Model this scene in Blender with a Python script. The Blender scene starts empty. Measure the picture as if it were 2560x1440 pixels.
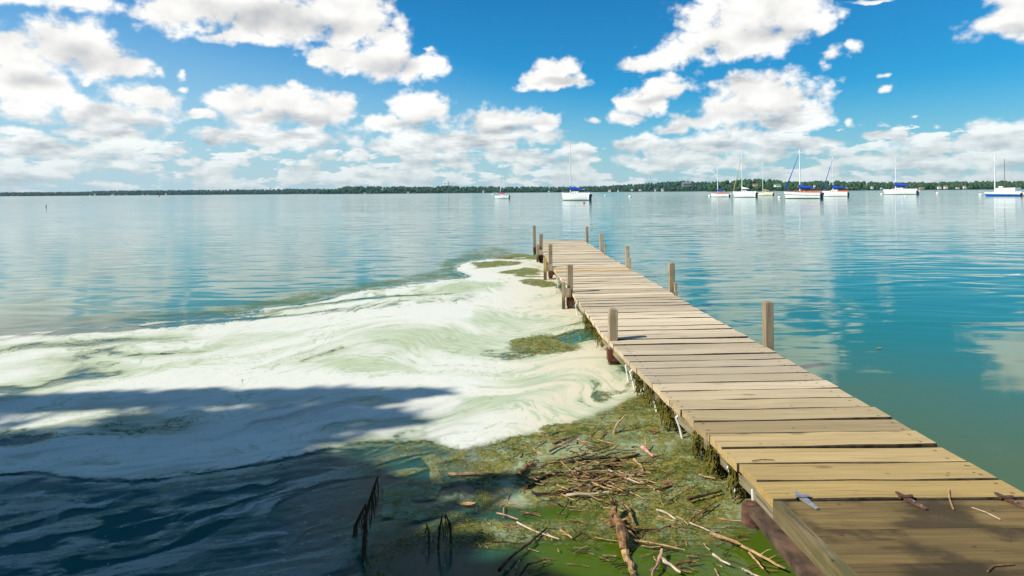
import bpy, math, random
import numpy as np
from mathutils import Vector

# ------------------------------------------------------------------ camera, sky, sun, exposure
scene = bpy.context.scene
COL = scene.collection
F = 1550.0                      # focal length in photo pixels (photo 2560 wide)
CX, CY = 1280.0, 480.5          # principal point of the level camera
ROLL = 0.0074
CAMZ = 1.75                     # eye above the water
DECK = 0.25                     # deck above the water

cam_data = bpy.data.cameras.new('camera')
cam = bpy.data.objects.new('camera', cam_data)
COL.objects.link(cam)
cam.location = (0, 0, CAMZ)
cam.rotation_euler = (math.radians(90), ROLL, 0)
cam_data.sensor_width = 36
cam_data.lens = 36 * F / 2560
cam_data.shift_y = -(720 - CY) / 2560
cam_data.clip_start = 0.05
cam_data.clip_end = 30000
scene.camera = cam

scene.render.engine = 'CYCLES'
scene.cycles.use_denoising = True
scene.cycles.max_bounces = 7
scene.cycles.diffuse_bounces = 3
scene.cycles.glossy_bounces = 3
scene.cycles.transparent_max_bounces = 10
scene.cycles.caustics_reflective = False
scene.cycles.caustics_refractive = False
scene.view_settings.view_transform = 'Standard'
scene.view_settings.look = 'None'
scene.view_settings.gamma = 1
scene.view_settings.use_curve_mapping = False
scene.view_settings.exposure = 0.35

SUN_EL = math.radians(41)
SUN_H = Vector((-0.924, -0.383, 0)).normalized()
SUN = Vector((SUN_H.x * math.cos(SUN_EL), SUN_H.y * math.cos(SUN_EL), math.sin(SUN_EL)))
sun_data = bpy.data.lights.new('sun', 'SUN')
sun_data.energy = 5.0
sun_data.angle = math.radians(0.55)
sun_data.color = (1.0, 0.965, 0.89)
sun = bpy.data.objects.new('sun', sun_data)
COL.objects.link(sun)
sun.location = (-30, -15, 30)
sun.rotation_euler = (-SUN).to_track_quat('-Z', 'Y').to_euler()


class NT:
    """small helper to write node trees as expressions"""
    def __init__(self, tree):
        self.t = tree
    def _set(self, sock, v):
        if v is None:
            return
        if isinstance(v, bpy.types.NodeSocket):
            self.t.links.new(v, sock)
        else:
            if sock.type == 'RGBA' and not isinstance(v, (int, float)) and len(v) == 3:
                v = (v[0], v[1], v[2], 1)
            sock.default_value = v
    def node(self, kind, **kw):
        n = self.t.nodes.new(kind)
        for k, v in kw.items():
            setattr(n, k, v)
        return n
    def m(self, op, a, b=None, c=None, clamp=False):
        n = self.node('ShaderNodeMath', operation=op, use_clamp=clamp)
        for i, v in enumerate((a, b, c)):
            self._set(n.inputs[i], v)
        return n.outputs[0]
    def v(self, op, a, b=None, c=None, out=0):
        n = self.node('ShaderNodeVectorMath', operation=op)
        for i, x in enumerate((a, b, c)):
            if x is not None:
                self._set(n.inputs[i], x)
        return n.outputs[1] if op in ('LENGTH', 'DOT_PRODUCT', 'DISTANCE') else n.outputs[0]
    def comb(self, x, y, z=0.0):
        n = self.node('ShaderNodeCombineXYZ')
        self._set(n.inputs[0], x); self._set(n.inputs[1], y); self._set(n.inputs[2], z)
        return n.outputs[0]
    def sep(self, v):
        n = self.node('ShaderNodeSeparateXYZ')
        self._set(n.inputs[0], v)
        return n.outputs
    def noise(self, vec, scale=1.0, detail=4.0, rough=0.5, dist=0.0, out=0, dims='3D'):
        n = self.node('ShaderNodeTexNoise', noise_dimensions=dims)
        self._set(n.inputs['Vector'], vec)
        n.inputs['Scale'].default_value = scale
        n.inputs['Detail'].default_value = detail
        n.inputs['Roughness'].default_value = rough
        n.inputs['Distortion'].default_value = dist
        return n.outputs[out]
    def voro(self, vec, scale=1.0, feature='F1', out='Distance', rand=1.0, detail=0.0):
        n = self.node('ShaderNodeTexVoronoi', feature=feature)
        self._set(n.inputs['Vector'], vec)
        n.inputs['Scale'].default_value = scale
        n.inputs['Randomness'].default_value = rand
        if detail:
            n.inputs['Detail'].default_value = detail
        return n.outputs[out]
    def ss(self, x, lo, hi, a=0.0, b=1.0):
        n = self.node('ShaderNodeMapRange', interpolation_type='SMOOTHSTEP')
        self._set(n.inputs[0], x)
        for i, v in enumerate((lo, hi, a, b)):
            self._set(n.inputs[i + 1], v)
        return n.outputs[0]
    def lin(self, x, lo, hi, a=0.0, b=1.0):
        n = self.node('ShaderNodeMapRange')
        self._set(n.inputs[0], x)
        for i, v in enumerate((lo, hi, a, b)):
            self._set(n.inputs[i + 1], v)
        return n.outputs[0]
    def mix(self, f, a, b, blend='MIX'):
        n = self.node('ShaderNodeMix', data_type='RGBA', blend_type=blend)
        self._set(n.inputs[0], f)
        self._set(n.inputs[6], a)
        self._set(n.inputs[7], b)
        return n.outputs[2]
    def attr(self, name, out='Fac', typ='GEOMETRY'):
        n = self.node('ShaderNodeAttribute', attribute_name=name, attribute_type=typ)
        return n.outputs[out]
    def bump(self, h, dist=1.0, strength=1.0, normal=None):
        n = self.node('ShaderNodeBump')
        n.inputs['Strength'].default_value = strength
        n.inputs['Distance'].default_value = dist
        self._set(n.inputs['Height'], h)
        if normal is not None:
            self._set(n.inputs['Normal'], normal)
        return n.outputs[0]


def level(px, py):
    dx, dy = px - CX, py - CY
    return dx - dy * ROLL, dx * ROLL + dy


def at(px, py, z=0.0):
    """photo pixel -> world point on the level plane z"""
    a, b = level(px, py)
    Y = F * (CAMZ - z) / b
    return Vector((a * Y / F, Y, z))


def at_depth(px, py, Y):
    a, b = level(px, py)
    return Vector((a * Y / F, Y, CAMZ - b * Y / F))


# ---- sky: blue daylight sky with drifting cumulus, all by direction
world = bpy.data.worlds.new('World')
scene.world = world
world.use_nodes = True
wt = world.node_tree
wt.nodes.clear()
W = NT(wt)
sky = W.node('ShaderNodeTexSky', sky_type='NISHITA')
sky.sun_disc = False
sky.sun_elevation = SUN_EL
sky.sun_rotation = -math.atan2(SUN_H.x, SUN_H.y)
sky.altitude = 0
sky.air_density = 1.0
sky.dust_density = 0.3
sky.ozone_density = 1.6
tc = W.node('ShaderNodeTexCoord')
D = W.v('NORMALIZE', tc.outputs['Generated'])
dx_, dy_, dz_ = W.sep(D)
hyp = W.m('SQRT', W.m('ADD', W.m('MULTIPLY', dx_, dx_), W.m('MULTIPLY', dy_, dy_)))
az = W.m('ARCTAN2', dx_, dy_)
te = W.m('DIVIDE', W.m('MAXIMUM', dz_, 0.0), W.m('MAXIMUM', hyp, 0.02))
av = W.comb(az, te, 0.0)
# billowing edge noise (kept continuous all round by using the direction itself)
nv = W.comb(W.v('DOT_PRODUCT', D, (1, 0, 0)), W.v('DOT_PRODUCT', D, (0, 1, 0)), W.m('MULTIPLY', te, 1.25))
warp = W.v('MULTIPLY_ADD', W.v('SUBTRACT', W.noise(nv, 16, 3, 0.55, out=1), (0.5, 0.5, 0.5)), (0.055, 0.032, 0.0), av)
f1 = W.noise(nv, 24, 7, 0.60)
f1s = W.noise(W.v('ADD', nv, (-0.010, -0.004, 0.013)), 26, 5, 0.58)
f2 = W.noise(nv, 9, 3, 0.5)
f2s = W.noise(W.v('ADD', nv, (-0.018, -0.006, 0.026)), 9, 3, 0.5)
bil = W.voro(W.v('MULTIPLY_ADD', W.v('SUBTRACT', W.noise(nv, 40, 2, 0.5, out=1), (0.5, 0.5, 0.5)), (0.02, 0.02, 0.02), nv), 42, detail=1.5)

SKY_TINT = (0.14, 0.90, 1.24, 1)
CLOUDS = [  # px, py, rx, ry in the photograph
    (165, -6, 165, 50), (40, -10, 90, 30),
    (150, 110, 170, 85), (30, 150, 130, 100), (255, 150, 105, 60), (325, 165, 55, 34), (380, 172, 30, 24), (70, 225, 180, 60), (60, 265, 120, 34),
    (520, -5, 220, 95), (430, 30, 120, 62), (700, 35, 240, 92), (880, 40, 140, 100), (620, 95, 130, 26),
    (930, 150, 170, 48), (1050, 172, 75, 42), (830, 148, 75, 30), (980, 105, 60, 50), (1085, 180, 40, 34),
    (445, 180, 26, 20), (220, 207, 30, 19), (455, 221, 26, 11), (1070, 124, 16, 12),
    (300, 292, 190, 46), (365, 250, 105, 40), (195, 270, 85, 50), (260, 330, 170, 24), (430, 320, 34, 22),
    (590, 252, 85, 42), (690, 250, 110, 42), (770, 275, 150, 52), (850, 265, 60, 32), (735, 214, 22, 17), (640, 300, 90, 40),
    (530, 342, 75, 22), (700, 345, 180, 34), (510, 291, 52, 15),
    (1050, 278, 85, 46), (955, 308, 80, 30), (1105, 268, 36, 34),
    (1235, 305, 110, 46), (1345, 310, 64, 42), (1150, 352, 260, 36), (990, 362, 120, 30), (1330, 345, 110, 24),
    (1395, 208, 108, 17), (1385, 180, 66, 42), (1412, 150, 36, 38), (1345, 190, 46, 30), (1455, 195, 38, 24),
    (1890, 20, 190, 92), (1980, 20, 140, 82), (1820, 85, 150, 62), (1700, 135, 110, 42), (1620, 158, 80, 30), (1760, 60, 60, 50), (2060, 50, 60, 44), (1900, 110, 130, 45), (2112, 35, 38, 42),
    (2085, 132, 44, 32), (2060, 158, 24, 18), (2142, 110, 24, 18),
    (1650, 222, 95, 32), (1605, 256, 70, 42), (1575, 292, 58, 24), (1705, 215, 34, 22),
    (1895, 222, 120, 56), (1955, 250, 130, 68), (1845, 275, 130, 48), (2035, 285, 64, 46), (1745, 308, 75, 28), (1690, 325, 50, 19), (1970, 300, 120, 34),
    (1620, 362, 110, 28), (1800, 355, 180, 34), (2000, 365, 130, 22), (1740, 405, 260, 24), (1440, 385, 60, 30), (1300, 395, 180, 22),
    (2505, 330, 100, 36), (2430, 356, 110, 26), (2300, 372, 150, 24), (2170, 395, 110, 20), (2200, 336, 60, 16), (2340, 322, 22, 10), (2500, 395, 140, 22),
    (2510, 62, 118, 34), (2535, 15, 80, 70), (2600, 40, 90, 60),
    (2206, 222, 22, 11), (2190, 187, 18, 10), (2130, 303, 18, 17), (1482, 303, 18, 10), (2276, 300, 14, 7), (2180, 0, 60, 8),
    (120, 372, 240, 32), (330, 360, 160, 22), (60, 330, 70, 18),
]
GREYS = [
    (620, 40, 330, 60), (860, 70, 190, 46), (970, 165, 120, 30), (200, 150, 130, 50), (80, 205, 120, 36),
    (330, 312, 170, 30), (230, 285, 60, 30), (740, 300, 150, 26), (1400, 205, 90, 12), (1930, 85, 150, 36), (1800, 120, 110, 30),
    (1640, 245, 60, 18), (1940, 285, 130, 34), (2030, 240, 60, 24), (1260, 325, 100, 20), (1020, 312, 80, 16),
    (2530, 75, 90, 20), (1860, 200, 60, 14),
]


def ell(px, py, rx, ry):
    a, b = level(px, py)
    A = math.atan(a / F)
    c = math.cos(A)
    return A, -b / F * c, rx / F * c * c, ry / F * c


def blobs(vec, items):
    acc = None
    for it in items:
        A, T, ra, rt = ell(*it)
        small = it[2] < 46
        if small:
            ra, rt = ra * 1.55, rt * 1.6
        l = W.v('LENGTH', W.v('MULTIPLY_ADD', vec, (1 / ra, 1 / rt, 0), (-A / ra, -T / rt, 0)))
        if small:
            l = W.m('ADD', l, 0.56)
        acc = l if acc is None else W.m('SMOOTH_MIN', acc, l, 0.18)
    return W.m('SUBTRACT', 1.0, acc)


hs = W.node('ShaderNodeHueSaturation')
hs.inputs['Saturation'].default_value = 1.15
wt.links.new(sky.outputs[0], hs.inputs['Color'])
skyc = W.mix(1.0, hs.outputs[0], SKY_TINT, 'MULTIPLY')
hz = W.m('MULTIPLY_ADD', W.ss(az, 0.30, -0.75), 0.20, 0.17)
skyc = W.mix(W.ss(te, hz, -0.05), skyc, (4.9, 6.5, 7.3, 1))
# low bands of small far cumulus above the horizon
sv = W.comb(W.m('MULTIPLY', dx_, 15.0), W.m('MULTIPLY', dy_, 15.0), W.m('MULTIPLY', te, 46.0))
bn = W.noise(sv, 1.0, 4, 0.6)
bns = W.noise(W.v('ADD', sv, (-0.05, -0.03, 0.42)), 1.0, 3, 0.6)
band = W.m('MULTIPLY_ADD', bn, 8.0, -3.55)
band = W.m('ADD', band, W.m('MULTIPLY_ADD', W.m('MULTIPLY', W.ss(te, 0.115, 0.055), W.ss(te, -0.005, 0.012, 0.8, 1.0)), 2.5, -2.5))
band = W.m('MINIMUM', band, 0.5)


def cloudy(E, G, fine):
    E = W.m('MAXIMUM', E, band)
    dens = W.m('ADD', E, W.m('MULTIPLY_ADD', f1, 1.7, -0.74))
    if fine:
        dens = W.m('ADD', dens, W.m('MULTIPLY_ADD', bil, -0.34, 0.14))
    alpha = W.ss(dens, -0.10, 0.46)
    alpha = W.m('MULTIPLY', alpha, W.lin(te, 0.0, 0.13, 0.58, 1.0))
    relief = W.m('ADD', W.m('MULTIPLY', W.m('SUBTRACT', f1, f1s), 0.30), W.m('MULTIPLY', W.m('SUBTRACT', f2, f2s), 0.9))
    shade = W.m('SUBTRACT', 1.0, W.m('MULTIPLY', W.ss(W.m('MULTIPLY_ADD', f2, 0.8, W.m('SUBTRACT', G, 0.4)), 0.0, 0.8), 0.27))
    shade = W.m('ADD', shade, relief)
    shade = W.m('ADD', shade, W.m('MULTIPLY', W.m('SUBTRACT', W.m('MULTIPLY', W.m('SUBTRACT', bn, bns), 1.4), 0.07), W.ss(te, 0.15, 0.07)))
    shade = W.m('MAXIMUM', W.m('MINIMUM', shade, 1.10), 0.45)
    shade = W.m('MULTIPLY', shade, W.lin(te, 0.0, 0.10, 0.88, 1.0))
    tint = W.mix(W.ss(shade, 0.45, 0.9), (0.93, 0.98, 1.04, 1), (1.01, 1.0, 0.975, 1))
    cc = W.v('SCALE', tint)
    wt.links.new(W.m('MULTIPLY', shade, 10.0), cc.node.inputs[3])
    bg = W.node('ShaderNodeBackground')
    wt.links.new(W.mix(alpha, skyc, cc), bg.inputs['Color'])
    bg.inputs['Strength'].default_value = 0.0785
    return bg.outputs[0]


front = cloudy(blobs(warp, CLOUDS), W.m('MAXIMUM', blobs(warp, GREYS), 0.0), True)
# the same broken cumulus all round the rest of the sky
pl = W.v('MULTIPLY', D, W.comb(*[W.m('DIVIDE', 1.0, W.m('ADD', W.m('MAXIMUM', dz_, 0.0), 0.10))] * 3))
gen = W.m('MINIMUM', W.m('MULTIPLY_ADD', W.noise(pl, 0.85, 4, 0.5), 7.0, -4.15), 0.9)
rest = cloudy(gen, W.m('MAXIMUM', W.m('MULTIPLY', gen, 0.6), 0.0), False)
outside = W.m('MAXIMUM', W.ss(te, 0.315, 0.36), W.ss(W.m('ABSOLUTE', az), 0.70, 0.78))
mx = W.node('ShaderNodeMixShader')
wt.links.new(outside, mx.inputs[0]); wt.links.new(front, mx.inputs[1]); wt.links.new(rest, mx.inputs[2])
wo = W.node('ShaderNodeOutputWorld')
wt.links.new(mx.outputs[0], wo.inputs['Surface'])
world.cycles.sampling_method = 'MANUAL'
world.cycles.sample_map_resolution = 512

# ------------------------------------------------------------------ mesh helpers
rng = random.Random(7)
nrng = np.random.default_rng(11)


def mk(name, verts, faces, mat, parent=None, origin=None, smooth=False, attrs=None):
    verts = [Vector(v) for v in verts]
    if origin is None:
        lo = Vector((min(v.x for v in verts), min(v.y for v in verts), min(v.z for v in verts)))
        hi = Vector((max(v.x for v in verts), max(v.y for v in verts), max(v.z for v in verts)))
        origin = (lo + hi) / 2
        if parent is None:
            origin.z = lo.z
    origin = Vector(origin)
    me = bpy.data.meshes.new(name)
    me.from_pydata([v - origin for v in verts], [], faces)
    if smooth:
        me.polygons.foreach_set('use_smooth', [True] * len(me.polygons))
    me.materials.append(mat)
    o = bpy.data.objects.new(name, me)
    COL.objects.link(o)
    base = Vector((0, 0, 0))
    if parent is not None:
        o.parent = parent
        p = parent
        while p is not None:
            base = base + p.location
            p = p.parent
    o.location = origin - base
    return o


def tag(o, label=None, cat=None, group=None, kind=None):
    if label: o['label'] = label
    if cat: o['category'] = cat
    if group: o['group'] = group
    if kind: o['kind'] = kind
    return o


def empty(name, loc, label, cat, group=None):
    o = bpy.data.objects.new(name, None)
    COL.objects.link(o)
    o.location = loc
    o.empty_display_size = 0.2
    return tag(o, label, cat, group)


def copy_tree(o, parent=None):
    c = o.copy()
    COL.objects.link(c)
    c.parent = parent
    for ch in list(o.children):
        copy_tree(ch, c)
    return c


def tube(points, radii, seg=6, jitter=0.0, rnd=rng):
    pts = [Vector(p) for p in points]
    V, Fc = [], []
    up0 = None
    for i, p in enumerate(pts):
        d = (pts[min(i + 1, len(pts) - 1)] - pts[max(i - 1, 0)]).normalized()
        if up0 is None:
            ref = Vector((0, 0, 1)) if abs(d.z) < 0.9 else Vector((1, 0, 0))
            s = d.cross(ref).normalized()
        else:
            s = (up0 - d * up0.dot(d)).normalized()
        up0 = s
        u = s.cross(d).normalized()
        r = radii[i] if isinstance(radii, (list, tuple)) else radii
        for k in range(seg):
            a = 2 * math.pi * k / seg
            rr = r * (1 + jitter * rnd.uniform(-1, 1))
            V.append(p + s * math.cos(a) * rr + u * math.sin(a) * rr)
    for i in range(len(pts) - 1):
        for k in range(seg):
            k2 = (k + 1) % seg
            Fc.append((i * seg + k, i * seg + k2, (i + 1) * seg + k2, (i + 1) * seg + k))
    Fc.append(tuple(range(seg - 1, -1, -1)))
    n = (len(pts) - 1) * seg
    Fc.append(tuple(range(n, n + seg)))
    return V, Fc


def box(x0, x1, y0, y1, z0, z1):
    V = [(x0, y0, z0), (x1, y0, z0), (x1, y1, z0), (x0, y1, z0), (x0, y0, z1), (x1, y0, z1), (x1, y1, z1), (x0, y1, z1)]
    Fc = [(0, 3, 2, 1), (4, 5, 6, 7), (0, 1, 5, 4), (1, 2, 6, 5), (2, 3, 7, 6), (3, 0, 4, 7)]
    return [Vector(v) for v in V], Fc


def chamfer_box(x0, x1, y0, y1, z0, z1, b=0.01):
    """box with chamfered vertical and top edges"""
    def ring(i, z):
        return [Vector(v) for v in ((x0 + b + i, y0 + i, z), (x1 - b - i, y0 + i, z), (x1 - i, y0 + b + i, z), (x1 - i, y1 - b - i, z),
                                    (x1 - b - i, y1 - i, z), (x0 + b + i, y1 - i, z), (x0 + i, y1 - b - i, z), (x0 + i, y0 + b + i, z))]
    V = ring(0, z0) + ring(0, z1 - b) + ring(b * 0.8, z1)
    Fc = [tuple(range(7, -1, -1)), tuple(range(16, 24))]
    for r in (0, 8):
        for k in range(8):
            k2 = (k + 1) % 8
            Fc.append((r + k, r + k2, r + 8 + k2, r + 8 + k))
    return V, Fc


def join(*parts):
    V, Fc = [], []
    for v, f in parts:
        o = len(V)
        V += list(v)
        Fc += [tuple(i + o for i in t) for t in f]
    return V, Fc


def grid_obj(name, co, quads, mat, attrs=None, smooth=True):
    me = bpy.data.meshes.new(name)
    n, q = len(co), len(quads)
    me.vertices.add(n)
    me.vertices.foreach_set('co', np.asarray(co, np.float32).ravel())
    me.loops.add(q * 4)
    me.loops.foreach_set('vertex_index', np.asarray(quads, np.int32).ravel())
    me.polygons.add(q)
    me.polygons.foreach_set('loop_start', np.arange(0, q * 4, 4, dtype=np.int32))
    me.polygons.foreach_set('loop_total', np.full(q, 4, np.int32))
    if smooth:
        me.polygons.foreach_set('use_smooth', np.ones(q, bool))
    me.update(calc_edges=True)
    for k, a in (attrs or {}).items():
        at_ = me.attributes.new(k, 'FLOAT', 'POINT')
        at_.data.foreach_set('value', np.asarray(a, np.float32))
    me.materials.append(mat)
    o = bpy.data.objects.new(name, me)
    COL.objects.link(o)
    return o


# numpy value noise
_H = nrng.random((256, 256))


def vnoise(x, y):
    xi, yi = np.floor(x).astype(int), np.floor(y).astype(int)
    fx, fy = x - xi, y - yi
    fx = fx * fx * (3 - 2 * fx); fy = fy * fy * (3 - 2 * fy)
    a = _H[xi & 255, yi & 255]; b = _H[(xi + 1) & 255, yi & 255]
    c = _H[xi & 255, (yi + 1) & 255]; d = _H[(xi + 1) & 255, (yi + 1) & 255]
    return a + (b - a) * fx + (c - a) * fy + (a - b - c + d) * fx * fy


def fbm(x, y, o=4, g=0.5):
    s, a, t = 0, 1.0, 0
    for i in range(o):
        s = s + a * vnoise(x * 2 ** i + 17.3 * i, y * 2 ** i + 9.1 * i)
        t += a
        a *= g
    return s / t


def sst(x, a, b):
    t = np.clip((x - a) / (b - a), 0, 1)
    return t * t * (3 - 2 * t)


# ------------------------------------------------------------------ materials
def new_mat(name):
    m = bpy.data.materials.new(name)
    m.use_nodes = True
    t = m.node_tree
    b = t.nodes['Principled BSDF']
    return m, NT(t), b


def plain(name, col, rough=0.5, metal=0.0, var=0.12, scale=8.0, spec=0.5):
    m, n, b = new_mat(name)
    tcn = n.node('ShaderNodeTexCoord')
    x = n.noise(tcn.outputs['Object'], scale, 5, 0.6)
    dark = tuple(c * (1 - var * 1.6) for c in col)
    lite = tuple(min(1, c * (1 + var)) for c in col)
    n._set(b.inputs['Base Color'], n.mix(n.ss(x, 0.3, 0.7), dark, lite))
    b.inputs['Roughness'].default_value = rough
    b.inputs['Metallic'].default_value = metal
    b.inputs['Specular IOR Level'].default_value = spec
    return m


def wood(name, light, dark, stain, axis='x', scale=1.0, wear=0.65, lo=0.48):
    m, n, b = new_mat(name)
    tcn = n.node('ShaderNodeTexCoord')
    oi = n.node('ShaderNodeObjectInfo')
    r = n.m('MULTIPLY', oi.outputs['Random'], 50.0)
    p = n.v('ADD', tcn.outputs['Object'], n.comb(r, n.m('MULTIPLY', r, 1.7), r))
    st = {'x': (1.2, 22, 22), 'y': (22, 1.2, 22), 'z': (22, 22, 1.6)}[axis]
    st2 = {'x': (2.5, 120, 120), 'y': (120, 2.5, 120), 'z': (120, 120, 4)}[axis]
    st = tuple(s * scale for s in st)
    g1 = n.noise(n.v('MULTIPLY', p, st), 1.0, 5, 0.6, 0.6)
    g2 = n.noise(n.v('MULTIPLY', p, st2), 1.0, 3, 0.6, 0.2)
    blot = n.noise(p, 2.6, 4, 0.6)
    knot = n.voro(n.v('MULTIPLY', p, {'x': (2.2, 7, 7), 'y': (7, 2.2, 7), 'z': (7, 7, 2.2)}[axis]), 1.0)
    c = n.mix(n.ss(g1, 0.30, 0.68), dark, light)
    c = n.mix(n.m('MULTIPLY', n.ss(g2, 0.56, 0.72), 0.55), c, tuple(x * 0.55 for x in dark))
    c = n.mix(n.m('MULTIPLY', n.ss(blot, lo, lo + 0.2), wear), c, stain)
    spots = n.m('MULTIPLY', n.ss(n.voro(n.v('MULTIPLY', p, (9, 13, 9)), 1.0), 0.13, 0.06), n.ss(n.noise(p, 3.1, 2, 0.5), 0.45, 0.6))
    c = n.mix(n.m('MULTIPLY', spots, 0.75), c, tuple(x * 0.25 for x in dark))
    crack = n.ss(n.noise(n.v('MULTIPLY', p, tuple(x * 0.45 for x in st2)), 1.0, 2, 0.5, 0.0), 0.66, 0.72)
    c = n.mix(n.m('MULTIPLY', crack, 0.6), c, tuple(x * 0.3 for x in dark))
    c = n.mix(n.m('MULTIPLY', n.ss(knot, 0.17, 0.05), 0.6), c, tuple(x * 0.35 for x in dark))
    if axis == 'z':
        gz_ = n.node('ShaderNodeNewGeometry')
        zz_ = n.sep(gz_.outputs['Position'])[2]
        wet = n.ss(n.m('ADD', zz_, n.m('MULTIPLY_ADD', blot, 0.16, -0.08)), 0.24, 0.10)
        c = n.mix(n.m('MULTIPLY', wet, 0.8), c, (0.055, 0.05, 0.02))
    if name.startswith('weathered'):
        ox, oy, oz = n.sep(tcn.outputs['Object'])
        nail = n.v('LENGTH', n.comb(n.m('SUBTRACT', n.m('ABSOLUTE', n.m('MULTIPLY_ADD', oi.outputs['Random'], 0.05, ox)), 0.61), n.m('SUBTRACT', n.m('ABSOLUTE', oy), 0.052)))
        c = n.mix(n.m('MULTIPLY', n.ss(nail, 0.018, 0.004), 0.45), c, (0.12, 0.07, 0.04))
        c = n.mix(n.ss(nail, 0.0050, 0.0035), c, (0.03, 0.02, 0.015))
    bright = n.lin(oi.outputs['Random'], 0, 1, 0.74, 1.18)
    c = n.mix(1.0, c, n.comb(bright, bright, bright), 'MULTIPLY')
    c = n.mix(1.0, c, oi.outputs['Color'], 'MULTIPLY')
    n._set(b.inputs['Base Color'], c)
    b.inputs['Roughness'].default_value = 0.85
    b.inputs['Specular IOR Level'].default_value = 0.25
    h = n.m('ADD', n.m('MULTIPLY', g1, 0.6), n.m('MULTIPLY', g2, 0.5))
    n._set(b.inputs['Normal'], n.bump(h, 0.006, 0.7))
    return m


M = {}
M['deck'] = wood('weathered_deck_wood', (0.60, 0.51, 0.38), (0.47, 0.39, 0.275), (0.54, 0.455, 0.33))
M['ramp'] = wood('dirty_ramp_wood', (0.27, 0.185, 0.065), (0.15, 0.10, 0.034), (0.06, 0.042, 0.018), scale=0.9, wear=0.9, lo=0.42)
M['post'] = wood('post_wood', (0.42, 0.34, 0.23), (0.24, 0.185, 0.115), (0.20, 0.165, 0.085), axis='z')
M['stringer'] = wood('stringer_wood', (0.30, 0.25, 0.15), (0.15, 0.12, 0.06), (0.10, 0.11, 0.03), axis='y')
M['newwood'] = wood('new_yellow_wood', (0.62, 0.43, 0.17), (0.52, 0.34, 0.12), (0.55, 0.38, 0.15), axis='z')
M['grime'] = plain('grimy_plank_edge', (0.055, 0.042, 0.028), 0.95, 0.0, 0.4, 14, 0.1)
M['rust'] = plain('rust', (0.12, 0.055, 0.032), 0.85, 0.0, 0.4, 22)
M['rustplate'] = plain('rusty_plate', (0.105, 0.062, 0.036), 0.8, 0.0, 0.45, 9)
M['redbracket'] = plain('red_oxide_bracket', (0.13, 0.035, 0.02), 0.8, 0.0, 0.35, 20)
M['white_metal'] = plain('white_painted_metal', (0.72, 0.72, 0.70), 0.45, 0.0, 0.15, 12)
M['galv'] = plain('galvanised_steel', (0.36, 0.36, 0.37), 0.45, 0.5, 0.2, 30)
M['moss'] = plain('hanging_algae', (0.12, 0.105, 0.02), 0.95, 0.0, 0.5, 14, 0.1)
M['bark_pale'] = plain('driftwood_pale', (0.40, 0.25, 0.12), 0.85, 0.0, 0.35, 30, 0.2)
M['bark'] = plain('driftwood_brown', (0.235, 0.13, 0.055), 0.9, 0.0, 0.45, 26, 0.2)
M['bark_dark'] = plain('driftwood_dark', (0.065, 0.04, 0.02), 0.9, 0.0, 0.45, 26, 0.2)
M['stick_white'] = plain('bleached_stick', (0.50, 0.39, 0.27), 0.8, 0.0, 0.22, 22, 0.2)
M['stick_pink'] = plain('pinkish_stick', (0.50, 0.26, 0.18), 0.85, 0.0, 0.3, 24, 0.2)
M['leaf_tan'] = plain('dry_leaf', (0.50, 0.29, 0.13), 0.8, 0.0, 0.25, 30, 0.2)
M['gelcoat'] = plain('white_gelcoat', (0.82, 0.82, 0.79), 0.3, 0.0, 0.04, 1.5)
M['cream'] = plain('cream_gelcoat', (0.74, 0.70, 0.55), 0.35, 0.0, 0.06, 1.5)
M['blue_hull'] = plain('blue_hull', (0.012, 0.13, 0.52), 0.3, 0.0, 0.08, 1.5)
M['blue_canvas'] = plain('blue_canvas', (0.008, 0.055, 0.46), 0.75, 0.0, 0.15, 6, 0.2)
M['pink_canvas'] = plain('pink_canvas', (0.72, 0.045, 0.11), 0.8, 0.0, 0.12, 6, 0.2)
M['red_deck'] = plain('red_deck', (0.62, 0.12, 0.065), 0.6, 0.0, 0.12, 3)
M['orange_canvas'] = plain('orange_canvas', (0.68, 0.12, 0.045), 0.8, 0.0, 0.12, 5, 0.2)
M['tan_canvas'] = plain('tan_canvas', (0.50, 0.36, 0.18), 0.8, 0.0, 0.12, 5, 0.2)
M['alu'] = plain('mast_aluminium', (0.80, 0.81, 0.82), 0.4, 0.0, 0.05, 2)
M['darkmast'] = plain('dark_mast', (0.10, 0.10, 0.105), 0.5, 0.0, 0.1, 2)
M['navy'] = plain('navy_paint', (0.012, 0.022, 0.10), 0.4, 0.0, 0.1, 3)
M['black'] = plain('black_plastic', (0.02, 0.021, 0.024), 0.45, 0.0, 0.2, 8)
M['bottom'] = plain('antifouling', (0.05, 0.055, 0.035), 0.7, 0.0, 0.3, 4)
M['window'] = plain('boat_window', (0.02, 0.022, 0.025), 0.1, 0.0, 0.1, 4)
M['wood_trim'] = plain('teak', (0.34, 0.14, 0.045), 0.6, 0.0, 0.2, 8)
M['buoy'] = plain('buoy_white', (0.80, 0.79, 0.75), 0.45, 0.0, 0.1, 10)
M['buoy_red'] = plain('buoy_red', (0.75, 0.07, 0.03), 0.45, 0.0, 0.1, 10)
M['house_white'] = plain('house_white', (0.74, 0.72, 0.67), 0.7, 0.0, 0.05, 0.5)
M['house_tan'] = plain('house_tan', (0.52, 0.40, 0.26), 0.8, 0.0, 0.08, 0.5)
M['roof_grey'] = plain('roof_grey', (0.20, 0.19, 0.19), 0.9, 0.0, 0.1, 0.5)
M['roof_red'] = plain('roof_red', (0.40, 0.15, 0.08), 0.9, 0.0, 0.1, 0.5)
M['concrete'] = plain('far_concrete', (0.17, 0.19, 0.18), 0.9, 0.0, 0.08, 0.2)
M['bark_tree'] = plain('tree_bark', (0.10, 0.075, 0.05), 0.95, 0.0, 0.4, 6, 0.2)


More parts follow.
